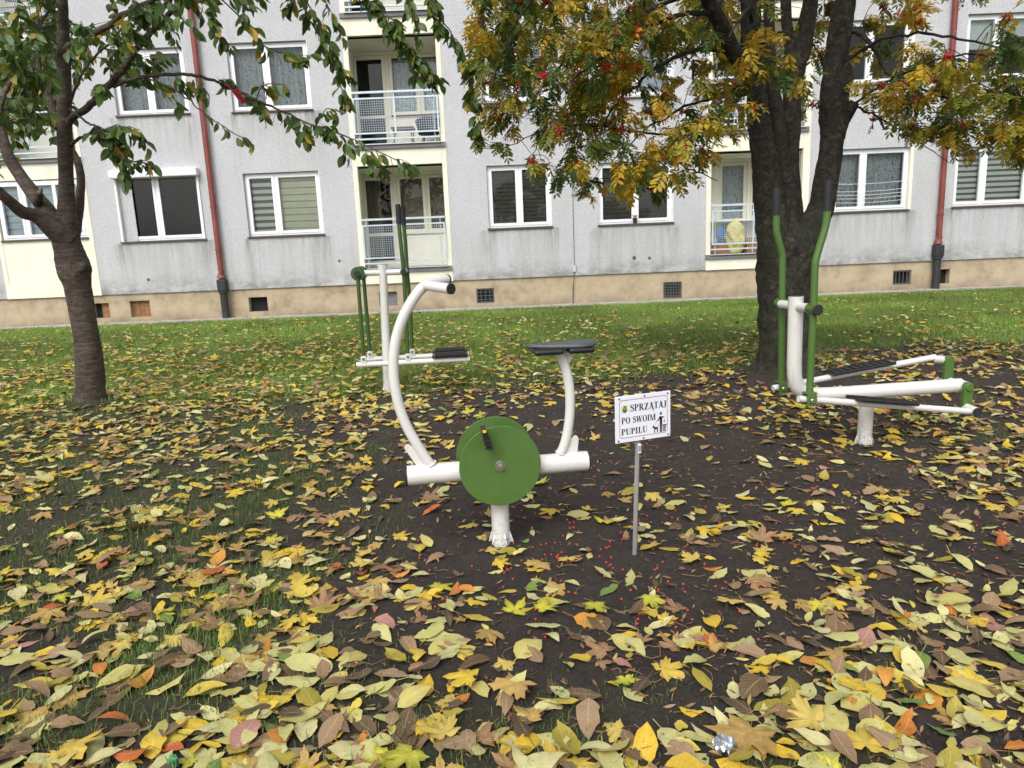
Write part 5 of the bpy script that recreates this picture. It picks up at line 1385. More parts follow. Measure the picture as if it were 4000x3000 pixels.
r_limbs = [
 [(2.80,7.04,.95,.19),(2.85,7.04,1.20,.185),(2.96,7.05,1.43,.150),(3.06,7.05,1.65,.126),(3.095,7.05,1.86,.118),(3.13,7.05,2.15,.112),(3.15,7.05,2.43,.126),(3.13,7.03,2.70,.119),(3.13,7.0,2.96,.107),(3.13,6.95,3.22,.097),(3.14,6.9,3.46,.087),(3.16,6.85,3.76,.075),(3.15,6.7,4.13,.053),(3.2,6.6,4.8,.025)],
 [(2.68,7.0,.95,.19),(2.64,7.0,1.21,.185),(2.56,6.98,1.59,.150),(2.50,6.96,1.88,.134),(2.45,6.95,2.16,.116),(2.41,6.95,2.44,.100),(2.36,6.9,2.70,.088),(2.32,6.85,2.96,.087),(2.27,6.8,3.14,.090),(2.24,6.75,3.45,.088),(2.18,6.7,3.80,.075),(2.10,6.6,4.12,.055),(2.0,6.4,4.8,.025)],
 [(2.75,7.08,1.2,.17),(2.75,7.08,1.44,.145),(2.71,7.10,1.88,.112),(2.67,7.10,2.17,.084),(2.63,7.12,2.53,.074),(2.58,7.15,2.88,.056),(2.57,7.2,3.31,.051),(2.56,7.2,3.58,.048),(2.57,7.3,4.14,.036),(2.5,7.4,4.9,.018)],
 [(2.82,7.1,1.25,.13),(2.82,7.12,1.51,.098),(2.805,7.15,1.88,.088),(2.80,7.18,2.18,.082),(2.81,7.2,2.47,.084),(2.83,7.25,2.76,.092),(2.87,7.3,3.01,.104),(2.91,7.3,3.12,.089),(2.96,7.3,3.32,.070),(3.01,7.35,3.61,.065),(3.05,7.4,4.03,.052),(3.1,7.6,4.8,.022)],
 [(2.84,7.28,2.86,.07),(2.84,7.3,2.98,.067),(2.83,7.35,3.20,.056),(2.81,7.4,3.42,.049),(2.79,7.4,3.63,.045),(2.78,7.5,4.08,.034),(2.7,7.7,4.7,.016)],
 [(2.37,6.92,2.70,.066),(2.31,6.9,2.82,.066),(2.22,6.85,2.91,.067),(2.10,6.75,3.02,.067),(1.99,6.65,3.15,.067),(1.87,6.55,3.29,.064),(1.79,6.5,3.39,.060),(1.60,6.3,3.56,.050),(1.36,6.1,3.78,.036),(1.0,5.9,4.0,.02)],
]
for i, l in enumerate(r_limbs):
    m = MB(); limb(m, l, 36, 10, 0.11, 60 + i)
    if i == 0:
        m.tube([(3.12, 7.0, 2.62), (3.17, 6.98, 2.72), (3.185, 6.96, 2.80), (3.17, 6.97, 2.90), (3.13, 7, 2.98)], [0.06, 0.085, 0.09, 0.08, 0.05], 16)
        m.tube([(3.14, 7.05, 2.36), (3.22, 7.01, 2.47), (3.275, 6.98, 2.55), (3.30, 6.96, 2.60)], [0.085, 0.075, 0.055, 0.045], 16)
    bark_part(m, 'limb', BR, rowan)
r_br = [
 [(3.14,6.95,3.18,.035),(3.21,6.9,3.21,.024),(3.29,6.8,3.11,.021),(3.36,6.7,2.95,.019),(3.44,6.6,2.74,.016),(3.56,6.5,2.63,.013),(3.69,6.4,2.55,.009),(3.95,6.3,2.42,.005)],
 [(3.28,6.97,2.57,.012),(3.42,6.8,2.68,.011),(3.65,6.6,2.80,.010),(3.95,6.4,2.85,.008),(4.3,6.3,2.75,.006),(4.65,6.2,2.62,.004)],
 [(3.17,6.85,2.95,.016),(3.35,6.6,3.05,.014),(3.6,6.4,3.02,.012),(3.9,6.3,2.93,.010),(4.25,6.2,2.80,.007),(4.6,6.0,2.55,.004)],
 [(3.14,6.9,3.4,.025),(3.4,6.9,3.65,.02),(3.9,6.9,3.85,.016),(4.4,6.8,3.8,.012),(4.8,6.6,3.55,.006)],
 [(3.28,6.97,2.57,.012),(3.45,7.1,2.55,.010),(3.8,7.3,2.45,.008),(4.2,7.4,2.25,.005),(4.5,7.4,2.05,.003)],
 [(2.10,6.75,3.02,.028),(1.85,6.7,3.05,.022),(1.55,6.65,2.98,.018),(1.25,6.6,2.80,.013),(.98,6.6,2.55,.009),(.80,6.6,2.25,.005)],
 [(2.32,6.9,2.82,.026),(2.15,6.95,2.62,.022),(1.95,7.0,2.48,.020),(1.72,7.0,2.36,.017),(1.52,7.0,2.25,.013),(1.30,7.0,2.12,.009),(1.05,7.0,2.0,.005)],
 [(1.72,7.0,2.36,.014),(1.45,6.9,2.38,.011),(1.15,6.8,2.40,.009),(.75,6.8,2.47,.007),(.35,6.8,2.42,.005),(.02,6.8,2.30,.004),(-.22,6.8,2.30,.002)],
 [(1.87,6.55,3.29,.025),(1.55,6.4,3.25,.02),(1.2,6.3,3.12,.016),(.85,6.3,2.92,.011),(.55,6.3,2.70,.007),(.40,6.3,2.45,.004)],
 [(1.6,6.3,3.56,.028),(1.2,6.3,3.62,.022),(.75,6.4,3.55,.017),(.35,6.5,3.35,.012),(.05,6.6,3.05,.008),(-.08,6.6,2.75,.004)],
 [(1.36,6.1,3.78,.02),(.95,5.9,3.72,.016),(.55,5.9,3.5,.012),(.2,6.0,3.2,.008),(.05,6.1,2.9,.004)],
 [(2.24,6.75,3.45,.03),(1.9,7.0,3.6,.022),(1.4,7.3,3.55,.018),(.9,7.5,3.35,.013),(.5,7.6,3.05,.008),(.25,7.6,2.7,.004)],
 [(2.36,6.9,2.70,.02),(2.1,7.3,2.75,.016),(1.8,7.6,2.7,.013),(1.5,7.8,2.55,.009),(1.25,7.9,2.3,.005)],
 [(1.52,7.0,2.25,.010),(1.62,6.8,2.10,.008),(1.78,6.6,1.98,.006),(1.9,6.5,1.9,.003)],
 [(2.24,6.75,3.3,.02),(2.1,6.3,3.25,.015),(1.9,5.9,3.1,.011),(1.7,5.6,2.85,.006)],
 [(2.18,6.7,3.8,.03),(1.8,6.5,4.1,.022),(1.3,6.4,4.2,.016),(.7,6.5,4.0,.010),(.3,6.6,3.7,.006)],
 [(3.01,7.35,3.61,.02),(3.1,7.8,3.6,.016),(3.2,8.2,3.4,.010),(3.3,8.5,3.1,.005)],
 [(2.58,7.15,2.88,.012),(2.9,7.6,2.9,.010),(3.1,7.9,2.75,.007),(3.2,8.1,2.5,.004)],
 [(2.3,6.83,3.05,.012),(2.4,6.5,3.1,.010),(2.5,6.3,3.0,.006)],
]
rr = np.random.default_rng(23)
nodes = []
for i, p in enumerate(r_br):
    m = MB(); P_ = limb(m, p, 9, 5, 0.05, 80 + i, 0.008); bark_part(m, 'branch', BR, rowan)
    k = len(P_)
    for j in range(int(k * 0.22), k): nodes.append(P_[j])
for l in r_limbs:
    P_ = catmull(l, 5)
    for q in P_[P_[:, 2] > 3.5]: nodes.append(q)
nodes = np.array(nodes)
def low_edge(x): return np.interp(x, [-.3, 0, .3, .8, 1.5, 1.8, 2.1, 2.3], [2.5, 2.15, 2.02, 1.82, 1.84, 2.0, 2.35, 2.6])
spr = []
def try_fill(n, box, keep):
    lo, hi = np.array(box[0]), np.array(box[1])
    for p in lo + rr.random((n, 3)) * (hi - lo):
        k = keep(p)
        if rr.random() < k: spr.append(p)
def kl(p):
    x, y, z = p
    e = low_edge(x)
    if z < e + 0.08: return 0
    k = 0.62 if z > e + 0.9 else 0.52
    if x < 0.3: k *= 0.35 + 0.65 * sstep(2.4, 2.9, z)
    if 2.42 < z < 2.58 and 0.2 < x < 1.0: k *= 0.55
    if 2.05 < z < 2.35 and x < 0.5: k *= 0.6
    k *= np.clip(0.25 + 2.0 * (fbm(x * 2.3 + 4, z * 2.3 + y, 3, 2) - 0.25), 0.15, 1.15)
    return k
try_fill(1250, ((-0.25, 5.9, 1.8), (2.15, 7.9, 3.75)), kl)
def kr(p):
    x, y, z = p
    c_ = np.interp(x, [3.2, 3.6, 4.1, 4.8, 5.3], [2.95, 2.78, 2.62, 2.42, 2.4]); h = np.interp(x, [3.2, 3.6, 4.1, 4.8], [0.44, 0.36, 0.42, 0.40])
    d = abs(z - c_) / h
    k = 0.85 if d < 0.7 else (0.35 if d < 1.0 else 0)
    return k * np.clip(0.35 + 1.8 * (fbm(x * 2.3 + 4, z * 2.3 + y, 3, 2) - 0.25), 0.2, 1.1)
try_fill(460, ((3.25, 5.9, 2.0), (5.2, 7.4, 3.4)), kr)
try_fill(16, ((3.35, 6.3, 3.15), (3.75, 7.2, 3.5)), lambda p: 0.8)
try_fill(18, ((4.2, 5.6, 3.0), (4.9, 6.6, 3.5)), lambda p: 0.6)
try_fill(26, ((2.85, 7.5, 2.45), (3.35, 8.4, 3.6)), lambda p: 0.9)
try_fill(5, ((2.25, 6.2, 2.75), (2.65, 6.5, 3.05)), lambda p: 1.0)
try_fill(620, ((0.3, 4.8, 3.75), (5.1, 9.2, 5.4)), lambda p: 0.75 if ((p[0] - 2.7) / 2.5) ** 2 + ((p[1] - 6.9) / 2.2) ** 2 + ((p[2] - 3.7) / 1.6) ** 2 < 1 else 0)
YG = [[C3(122, 136, 52), C3(104, 124, 50), C3(146, 148, 54)], [C3(202, 170, 46), C3(210, 182, 54), C3(184, 156, 48)], [C3(78, 104, 50), C3(92, 118, 54)], [C3(186, 140, 46), C3(198, 166, 52), C3(110, 128, 54)], [C3(160, 156, 52), C3(188, 172, 56)]]
rv = [rowan_leaf(rr, 1.0, YG[i % 5]) for i in range(20)]
rm = [mesh_of(v, 'leaf', M['leaf_rowan']) for v in rv]
twm = MB(); ritems = []; clusters = []
spr.sort(key=lambda p: np.min(np.linalg.norm(nodes[:, :3] - p, axis=1)))
nodes = list(map(tuple, nodes))
for p in spr:
    na = np.array(nodes)
    dd = np.linalg.norm(na[:, :3] - p - [0, 0, 0.06], axis=1); nb_ = na[np.argmin(dd)]; q = nb_[:3]
    if dd.min() > 0.8: continue
    nodes.append((*p, 0.004))
    mid = (p + q) / 2 + np.array([0, 0, 0.10 * dd.min() + 0.02]) + rr.normal(0, 0.03, 3)
    limb(twm, [(*q, 0.0045), (*mid, 0.0035), (*p, 0.0025)], 5, 3, 0.0)
    out = p - q; out[2] *= 0.3; out = out / (np.linalg.norm(out) + 1e-6)
    pal = int(rr.choice(5, p=[.30, .22, .26, .06, .16])) if rr.random() < 0.65 else (1 if fbm(p[0] * 1.5, p[2] * 1.5 + 3, 8, 2) > 0.52 else (0 if rr.random() < 0.5 else 2))
    for k in range(int(rr.integers(4, 8))):
        a = rr.uniform(0, 6.28)
        v = np.array([math.cos(a), math.sin(a), rr.uniform(-1.3, 0.15)]) + out * 0.5; v /= np.linalg.norm(v)
        L = rr.uniform(0.13, 0.20)
        vi = (pal + 5 * int(rr.integers(4))) if rr.random() < 0.75 else int(rr.integers(20))
        ritems.append((vi, frame_from(v, (0, 0, 1), rr.uniform(-0.5, 0.5)) * L, p + rr.normal(0, 0.02, 3) - np.array([0, 0, 0.03 * k / 6]), rr.uniform(0.8, 1.2)))
    if rr.random() < 0.30: clusters.append(p + np.array([rr.normal(0, 0.03), rr.normal(0, 0.03), -0.05]))
bark_part(twm, 'twigs', M['twig'], rowan)['kind'] = 'stuff'
place_leaves(rowan, rv, rm, ritems, M['leaf_rowan'])
# berry clusters: a few shared shapes of many small berries on thin stalks
ico_v, ico_f = None, None
def ico():
    ph = (1 + 5 ** 0.5) / 2
    v = np.array([(-1, ph, 0), (1, ph, 0), (-1, -ph, 0), (1, -ph, 0), (0, -1, ph), (0, 1, ph), (0, -1, -ph), (0, 1, -ph), (ph, 0, -1), (ph, 0, 1), (-ph, 0, -1), (-ph, 0, 1)]) / math.sqrt(1 + ph * ph)
    f = np.array([(0, 11, 5), (0, 5, 1), (0, 1, 7), (0, 7, 10), (0, 10, 11), (1, 5, 9), (5, 11, 4), (11, 10, 2), (10, 7, 6), (7, 1, 8), (3, 9, 4), (3, 4, 2), (3, 2, 6), (3, 6, 8), (3, 8, 9), (4, 9, 5), (2, 4, 11), (6, 2, 10), (8, 6, 7), (9, 8, 1)])
    return v, f
iv, iff = ico()
bcm = []
for k in range(5):
    V = []; F = []; b = 0
    for j in range(int(rr.integers(26, 40))):
        c_ = np.array([rr.normal(0, 0.021), rr.normal(0, 0.021), rr.normal(-0.012, 0.012)])
        V.append(iv * 0.0085 * rr.uniform(0.85, 1.15) + c_); F.append(iff + b); b += 12
        q = np.array([0, 0, 0.045]); w_ = np.array([0.0008, 0, 0]); h_ = np.array([0, 0.0008, 0])
        V.append(np.array([q - w_, q + w_, q + h_, c_ - w_, c_ + w_, c_ + h_])); F.append(np.array([(0, 1, 4), (0, 4, 3), (1, 2, 5), (1, 5, 4), (2, 0, 3), (2, 3, 5)]) + b); b += 6
    bcm.append(np_mesh('berry_cluster', np.vstack(V), np.vstack(F), M['berry'], link=False))
for p in clusters:
    o = bpy.data.objects.new('berry_cluster', bcm[int(rr.integers(5))]); COL.objects.link(o); o.parent = rowan
    o.location = p - np.array(rowan.location); o.rotation_euler = (rr.normal(0, .3), rr.normal(0, .3), rr.uniform(0, 6.28))

# ================================================================== FALLEN LEAVES
fl = np.random.default_rng(5)
OV = {'pale': [C3(198, 194, 130), C3(188, 186, 118), C3(204, 198, 144), C3(180, 180, 128), C3(196, 186, 110)],
      'yellow': [C3(216, 180, 46), C3(206, 176, 58), C3(202, 182, 74)],
      'olive': [C3(160, 146, 54), C3(176, 160, 66)],
      'brown': [C3(132, 104, 78), C3(146, 118, 90), C3(116, 92, 70), C3(156, 130, 102)],
      'decayed': [C3(92, 72, 54), C3(80, 62, 48), C3(104, 82, 60)],
      'orange': [C3(196, 120, 44), C3(180, 92, 44), C3(204, 140, 56)],
      'green': [C3(120, 148, 64), C3(104, 128, 60)],
      'pink': [C3(168, 122, 112)]}
OVP = {'pale': .47, 'yellow': .11, 'olive': .08, 'brown': .19, 'decayed': .10, 'orange': .03, 'green': .025, 'pink': .01}
MP = {'yellow': [C3(206, 178, 74), C3(214, 184, 60), C3(200, 178, 92)], 'ochre': [C3(184, 154, 88), C3(172, 142, 80)], 'brown': [C3(140, 108, 80), C3(156, 122, 88)], 'green-edged': [C3(206, 196, 60), C3(190, 186, 66)]}
MPP = {'yellow': .40, 'ochre': .32, 'brown': .20, 'green-edged': .08}
ov_var, ov_kind, ov_look = [], [], []
for k, cs in OV.items():
    for j in range(16 if k in ('pale', 'brown') else (10 if k == 'yellow' else 6)):
        c = cs[j % len(cs)]
        ov_kind.append(k)
        ed = c * 0.75 + C3(120, 88, 50) * 0.25 if j % 3 == 0 else None
        lw, lfold, lcurl = fl.uniform(0.36, 0.60), fl.uniform(-0.15, 0.42), fl.normal(0.05, 0.32)
        ov_look.append((('narrow ' if lw < 0.43 else ('broad ' if lw > 0.53 else '')) + ('curled ' if abs(lcurl) > 0.36 else ('folded ' if lfold > 0.28 else 'flat '))))
        ov_var.append(oval_leaf(fl, 1.0, lw, 9, lfold, lcurl, fl.normal(0, 0.35), c, ed, fl.choice([0, 0.2, 0.3])))
ov_far = [oval_leaf(fl, 1.0, .5, 5, fl.uniform(0, .5), fl.uniform(-.6, .8), fl.uniform(-.5, .5), OV[k][i % len(OV[k])], None, 0) for i, k in enumerate(ov_kind)]
mp_var, mp_kind, mp_far = [], [], []
for k, cs in MP.items():
    for j in range(6):
        c = cs[j % len(cs)]
        ed = C3(110, 128, 50) if k == 'green-edged' else (c * 0.7 + C3(150, 110, 60) * 0.3)
        mp_kind.append(k); mp_var.append(maple_leaf(fl, 1.0, c, ed, 2, 0.42)); mp_far.append(maple_leaf(fl, 1.0, c, ed, 1, 0.5, False))
def pick(kinds, probs):
    ks = list(probs); k = ks[int(np.searchsorted(np.cumsum([probs[q] for q in ks]), fl.random() * sum(probs.values())))]
    return int(fl.choice([i for i, q in enumerate(kinds) if q == k]))

def leaf_density(x, y):
    n = fbm(x * 1.4 + 3, y * 1.4, 41, 3)
    n2 = fbm(x * 4.0, y * 4.0 + 9, 43, 2)
    d = np.where(y < 2.7, 330 - 130 * np.clip(y - 1.6, 0, 2), 187.0)
    soil_hole = np.exp(-(((x - 0.3) / 1.6) ** 2 + ((y - 4.9) / 2.1) ** 2) ** 1.5) # raked, barer patch round the machines
    d = d * (1 - 0.80 * soil_hole) * np.where(y > 2.6, 0.74, 0.92)
    d = d * np.where(y > 7.0, np.interp(y, [7.0, 8.5, 10, 12, 14, 15.5, 16.3], [1, .72, .36, .19, .10, .05, .03]), 1)
    d = d * np.where((x > 1.5) & (y > 3.5) & (y < 8.0), 1.15, 1)
    d = d * np.where((x > 2) & (y > 8.5), 0.55, 1) * np.where((x < -0.5) & (y < 12), np.where(y > 7.5, 1.35, 1.25), 1.0)
    return d * np.clip(-0.22 + 2.4 * n, 0.2, 1.8) * np.clip(-0.05 + 2.1 * n2, 0.2, 1.9)

cells = []
for y0 in np.arange(1.3, 16.4, 0.25):
    hw = 0.98 * (y0 + 0.3) + 0.9
    xs_ = np.arange(-hw, hw, 0.25)
    dens = leaf_density(xs_ + 0.125, y0 + 0.125) * 0.0625
    for x0_, dn in zip(xs_, dens):
        for _ in range(fl.poisson(max(dn, 0))):
            cells.append((x0_ + fl.random() * 0.25, y0 + fl.random() * 0.25))
posts_xy = [(-0.084, 3.273, .08), (0.528, 3.052, .03), (2.387, 4.67, .08), (-1.283, 7.183, .08), (-4.29, 7.1, .24), (2.73, 7.04, .40)]
lit = []        # (species, variant, M3, pos, brightness, near?)
def put(species, vi, x, y, size, tilt, lift, yaw=None, flip=False):
    far = y > 4.8
    V = ((ov_far if far else ov_var) if species == 'o' else (mp_far if far else mp_var))[vi][0]
    R3 = rotm(fl, fl.uniform(0, 6.28) if yaw is None else yaw, fl.normal(0, tilt), fl.normal(0, tilt) + (math.pi if flip else 0)) * size
    X = V @ R3.T
    z = float(ground_z(x, y)) + 0.003 + lift - np.percentile(X[:, 2], 22)
    lit.append((species, vi, R3, np.array([x, y, z]), fl.uniform(0.82, 1.18), far))
for (x, y) in cells:
    if any((x - a) ** 2 + (y - b) ** 2 < r * r for a, b, r in posts_xy): continue
    g = float(grass_cover(x, y))
    lift = 0.022 * g * fl.random() + 0.012 * fl.random() ** 2 + (0.02 + 0.03 * fl.random()) * g * (y > 7)
    pm_ = 0.085 if y < 2.4 else (0.25 if x < 0.3 else 0.13)
    if fl.random() < pm_:
        put('m', pick(mp_kind, MPP), x, y, fl.uniform(0.09, 0.18), 0.12, lift)
    else:
        pr = OVP
        if x > 1.3 and y > 3.6: pr = {'pale': .30, 'yellow': .14, 'olive': .08, 'brown': .30, 'decayed': .14, 'orange': .07, 'green': .01, 'pink': .01}
        put('o', pick(ov_kind, pr), x, y, (fl.uniform(0.075, 0.155) if y < 2.5 else fl.uniform(0.06, 0.135)) if fl.random() < 0.82 else fl.uniform(0.03, 0.07), 0.15, lift, flip=fl.random() < 0.35)
# a few conspicuous leaves near the front
for (k, x, y, s) in (('ochre', 0.64, 1.80, .25), ('yellow', 0.83, 1.83, .19), ('green-edged', -0.33, 1.76, .19), ('yellow', -1.32, 1.83, .20), ('yellow', -0.72, 3.02, .17), ('green-edged', 0.08, 2.55, .15), ('green-edged', 0.29, 2.56, .15),
                     ('yellow', -0.24, 1.84, .16), ('yellow', 0.93, 1.72, .17), ('ochre', 1.05, 2.15, .14), ('yellow', 0.80, 2.52, .14), ('yellow', -0.10, 3.02, .13), ('ochre', -0.02, 2.08, .20), ('yellow', -0.18, 2.12, .17)):
    vi = int(fl.choice([i for i, q in enumerate(mp_kind) if q == k]))
    put('m', vi, x, y, s, 0.08, 0.022)
ov_mesh = [mesh_of(v, 'fallen_leaf', M['litter']) for v in ov_var]; mp_mesh = [mesh_of(v, 'fallen_maple_leaf', M['litter']) for v in mp_var]
OVN = {'pale': 'pale yellow-green', 'yellow': 'bright yellow', 'olive': 'olive yellow', 'brown': 'dry brown', 'decayed': 'dark decayed', 'orange': 'rusty orange', 'green': 'still green', 'pink': 'pinkish brown'}
for sp_, kinds, meshes, var, far in (('o', ov_kind, ov_mesh, ov_var, ov_far), ('m', mp_kind, mp_mesh, mp_var, mp_far)):
    L = [q for q in lit if q[0] == sp_]
    vis = sorted([(in_frame(q[3], 0.0)[1] / np.linalg.norm(q[2][:, 0]), i) for i, q in enumerate(L) if in_frame(q[3], 0.0)[0] and not q[5]])
    big = {i for _, i in vis[:300]}
    for i in sorted(big):
        _, vi, R3, p, b, _f = L[i]
        nm = 'fallen_leaf' if sp_ == 'o' else 'fallen_maple_leaf'
        o = bpy.data.objects.new(nm, meshes[vi]); COL.objects.link(o)
        m4 = Matrix.Identity(4)
        for a in range(3):
            for c_ in range(3): m4[a][c_] = float(R3[a][c_])
            m4[a][3] = float(p[a])
        o.matrix_world = m4
        where = 'among sparse grass' if float(grass_cover(p[0], p[1])) > 0.22 else 'on bare dark soil'
        for (lx, ly, lr, ln) in ((0.545, 1.735, .28, 'by the silver wrapper'), (-0.985, 1.745, .28, 'by the green wrapper'), (0.528, 3.052, .42, 'near the notice stake'), (-0.084, 3.273, .62, 'around the exercise bike'), (2.387, 4.67, .8, 'near the elliptical trainer')):
            if (p[0] - lx) ** 2 + (p[1] - ly) ** 2 < lr * lr: where = ln; break
        lx_ = np.linalg.norm(R3[:, 0]); sw = ('small', 'medium', 'large')[int(lx_ > (0.085 if sp_ == 'o' else 0.125)) + int(lx_ > (0.115 if sp_ == 'o' else 0.16))]
        if sp_ == 'o': lab = '%s %s%s oval fallen leaf lying %s' % (sw, ov_look[vi], OVN[kinds[vi]], where)
        else: lab = '%s %s lobed maple leaf fallen %s' % (sw, kinds[vi], where)
        tag(o, lab, 'leaf', lab.replace('leaf', 'leaves'))
    restn = [(vi, R3, p, b) for i, (_, vi, R3, p, b, f_) in enumerate(L) if i not in big and not f_]
    restf = [(vi, R3, p, b) for i, (_, vi, R3, p, b, f_) in enumerate(L) if i not in big and f_]
    A = join_leaves('leaf_litter', var, restn, M['litter']); B = join_leaves('leaf_litter', far, restf, M['litter'])
    nmx = 'oval' if sp_ == 'o' else 'maple'
    tag(A, 'scattered small %s leaf litter around the exercise machines' % nmx, 'leaf litter'); tag(B, 'scattered yellow and brown %s leaves spread over the lawn' % nmx, 'leaf litter')

# small rowan leaflets and crumbs of soil
lf = []
small = [oval_leaf(fl, 1.0, .32, 4, fl.uniform(0, .5), fl.uniform(-.5, .5), 0, c, None, 0) for c in (C3(146, 108, 70), C3(128, 94, 64), C3(176, 144, 84), C3(108, 82, 60), C3(158, 134, 104))]
for _ in range(7500):
    y = 1.5 + 7.0 * fl.random() ** 1.2; hw = 0.8 * y + 0.4; x = fl.uniform(-hw, hw)
    if fl.random() > (0.95 if x > 0.5 else 0.45): continue
    s = fl.uniform(0.016, 0.045)
    lf.append((int(fl.integers(5)), rotm(fl, fl.uniform(0, 6.28), fl.normal(0, .2), fl.normal(0, .2)) * s, np.array([x, y, float(ground_z(x, y)) + 0.005 + 0.01 * fl.random()]), fl.uniform(.7, 1.15)))
tag(join_leaves('fallen_leaflets', small, lf, M['litter']), 'tiny brown and orange leaflets strewn over the soil', 'leaf litter')
N = 16000
yy = 1.5 + 6.0 * fl.random(N) ** 1.7; xx = fl.uniform(-1, 1, N) * (0.8 * yy + 0.3)
sz = fl.uniform(0.0025, 0.009, N) * (1 + (fl.random(N) < .03) * 1.2)
keepm = grass_cover(xx, yy) < 0.25; xx, yy, sz = xx[keepm], yy[keepm], sz[keepm]; N = len(xx)
pos = np.stack([xx, yy, ground_z(xx, yy) + sz * 0.2], 1)
jv = iv[None] * sz[:, None, None] * fl.uniform(0.6, 1.3, (N, 12, 1)); jv[:, :, 2] *= 0.7
np_c = np_mesh('soil_crumbs', (jv + pos[:, None]).reshape(-1, 3), (iff[None] + (np.arange(N) * 12)[:, None, None]).reshape(-1, 3), M['crumb'], smooth=False, kind='stuff')
tag(np_c, 'small crumbs and clods of dark soil', 'soil')
# thin dry stalks and twigs on the ground
st = MB()
for _ in range(420):
    y = 1.5 + 5.5 * fl.random() ** 1.6; x = fl.uniform(-1, 1) * (0.8 * y + 0.2); a = fl.uniform(0, 6.28); l = fl.uniform(0.03, 0.13); bend = fl.normal(0, .25) * l
    c_, s_ = math.cos(a), math.sin(a)
    pts = [(x + c_ * l * t - s_ * bend * t * (1 - t) * 4, y + s_ * l * t + c_ * bend * t * (1 - t) * 4) for t in (0, .35, .7, 1)]
    st.tube([(u, v, float(ground_z(u, v)) + 0.006 + 0.008 * fl.random()) for u, v in pts], 0.0013, 4)
tag(st.build('dry_stalks', M['rust_board']), 'thin dry leaf stalks and twigs scattered on the soil', 'twigs', kind='stuff')

# fallen rowan berries
bm = np_mesh('fallen_berry', iv * 0.0058, iff, M['berry_ground'], link=False)
for k in range(230):
    if k < 110: x, y = 0.45 + fl.normal(0, 0.35), 3.0 + fl.normal(0, 0.33)
    else:
        y = fl.uniform(2.2, 6.0); x = fl.uniform(-0.6, 2.6)
    if float(grass_cover(x, y)) > 0.2 or y < 1.9: continue
    o = bpy.data.objects.new('fallen_berry', bm); COL.objects.link(o)
    o.location = (x, y, float(ground_z(x, y)) + 0.006); o.rotation_euler = (fl.uniform(0, 3), fl.uniform(0, 3), 0)
    tag(o, 'small red rowan berry dropped on the bare dark soil', 'berry', 'red berries fallen on the soil')

# ================================================================== GRASS
gr = np.random.default_rng(9)
def blades(n, xf, yf, hmin, hmax, wd, seg, dens, tone):
    y = yf(n); x = xf(y)
    k = gr.random(n) < dens(x, y)
    x, y = x[k], y[k]; m = len(x)
    c = grass_cover(x, y)
    h = gr.uniform(hmin, hmax, m) * (0.55 + 0.45 * c); a = gr.uniform(0, 6.28, m); le = gr.uniform(0.15, 0.9, m) * h
    dx, dy = np.cos(a) * le, np.sin(a) * le; px, py_ = -np.sin(a) * wd / 2, np.cos(a) * wd / 2
    z = ground_z(x, y) - 0.004
    tcol = tone[0] + (tone[1] - tone[0]) * gr.random((m, 1)); dry = gr.random(m) < 0.10
    patch = np.clip(0.6 + 1.1 * (fbm(x * 0.8, y * 0.8, 66, 3) - 0.3), 0.6, 1.25)[:, None]
    tcol = tcol * patch
    tcol[dry] = C3(150, 138, 84)
    if seg == 1:
        V = np.stack([np.stack([x + px, y + py_, z], 1), np.stack([x - px, y - py_, z], 1), np.stack([x + dx, y + dy, z + h], 1)], 1)
        F = np.arange(m * 3).reshape(-1, 3); K = np.repeat(tcol, 3, 0)
    else:
        mx, my = x + dx * .3, y + dy * .3
        V = np.stack([np.stack([x + px, y + py_, z], 1), np.stack([x - px, y - py_, z], 1), np.stack([mx + px * .8, my + py_ * .8, z + h * .62], 1), np.stack([mx - px * .8, my - py_ * .8, z + h * .62], 1), np.stack([x + dx, y + dy, z + h * .95], 1)], 1)
        b = (np.arange(m) * 5)[:, None, None]
        F = (np.array([[0, 1, 3], [0, 3, 2], [2, 3, 4]])[None] + b).reshape(-1, 3); K = np.repeat(tcol, 5, 0)
    return V.reshape(-1, 3), F, K
G1, G2 = C3(104, 134, 50), C3(154, 184, 82)
Vn, Fn, Kn = blades(300000, lambda y: gr.uniform(-1, 1, len(y)) * (0.80 * y + 0.4), lambda n: 1.4 + 6.6 * gr.random(n) ** 0.8, 0.025, 0.065, 0.0026, 2, lambda x, y: grass_cover(x, y) * 0.9 + 0.008, (C3(78, 104, 46), C3(116, 142, 66)))
Vf, Ff, Kf = blades(540000, lambda y: gr.uniform(-1, 1, len(y)) * (1.02 * y + 0.6), lambda n: 7.0 + (D - 0.36 - 7.0) * gr.random(n), 0.04, 0.085, 0.0065, 1, lambda x, y: grass_cover(x, y), (G1, G2))
g1 = np_mesh('grass', Vn, Fn, M['grass'], Kn, smooth=False, kind='stuff'); tag(g1, 'thin patchy grass growing through the bare soil', 'grass')
g2 = np_mesh('grass', Vf, Ff, M['grass'], Kf, smooth=False, kind='stuff'); tag(g2, 'green mown lawn grass along the foot of the building', 'grass')

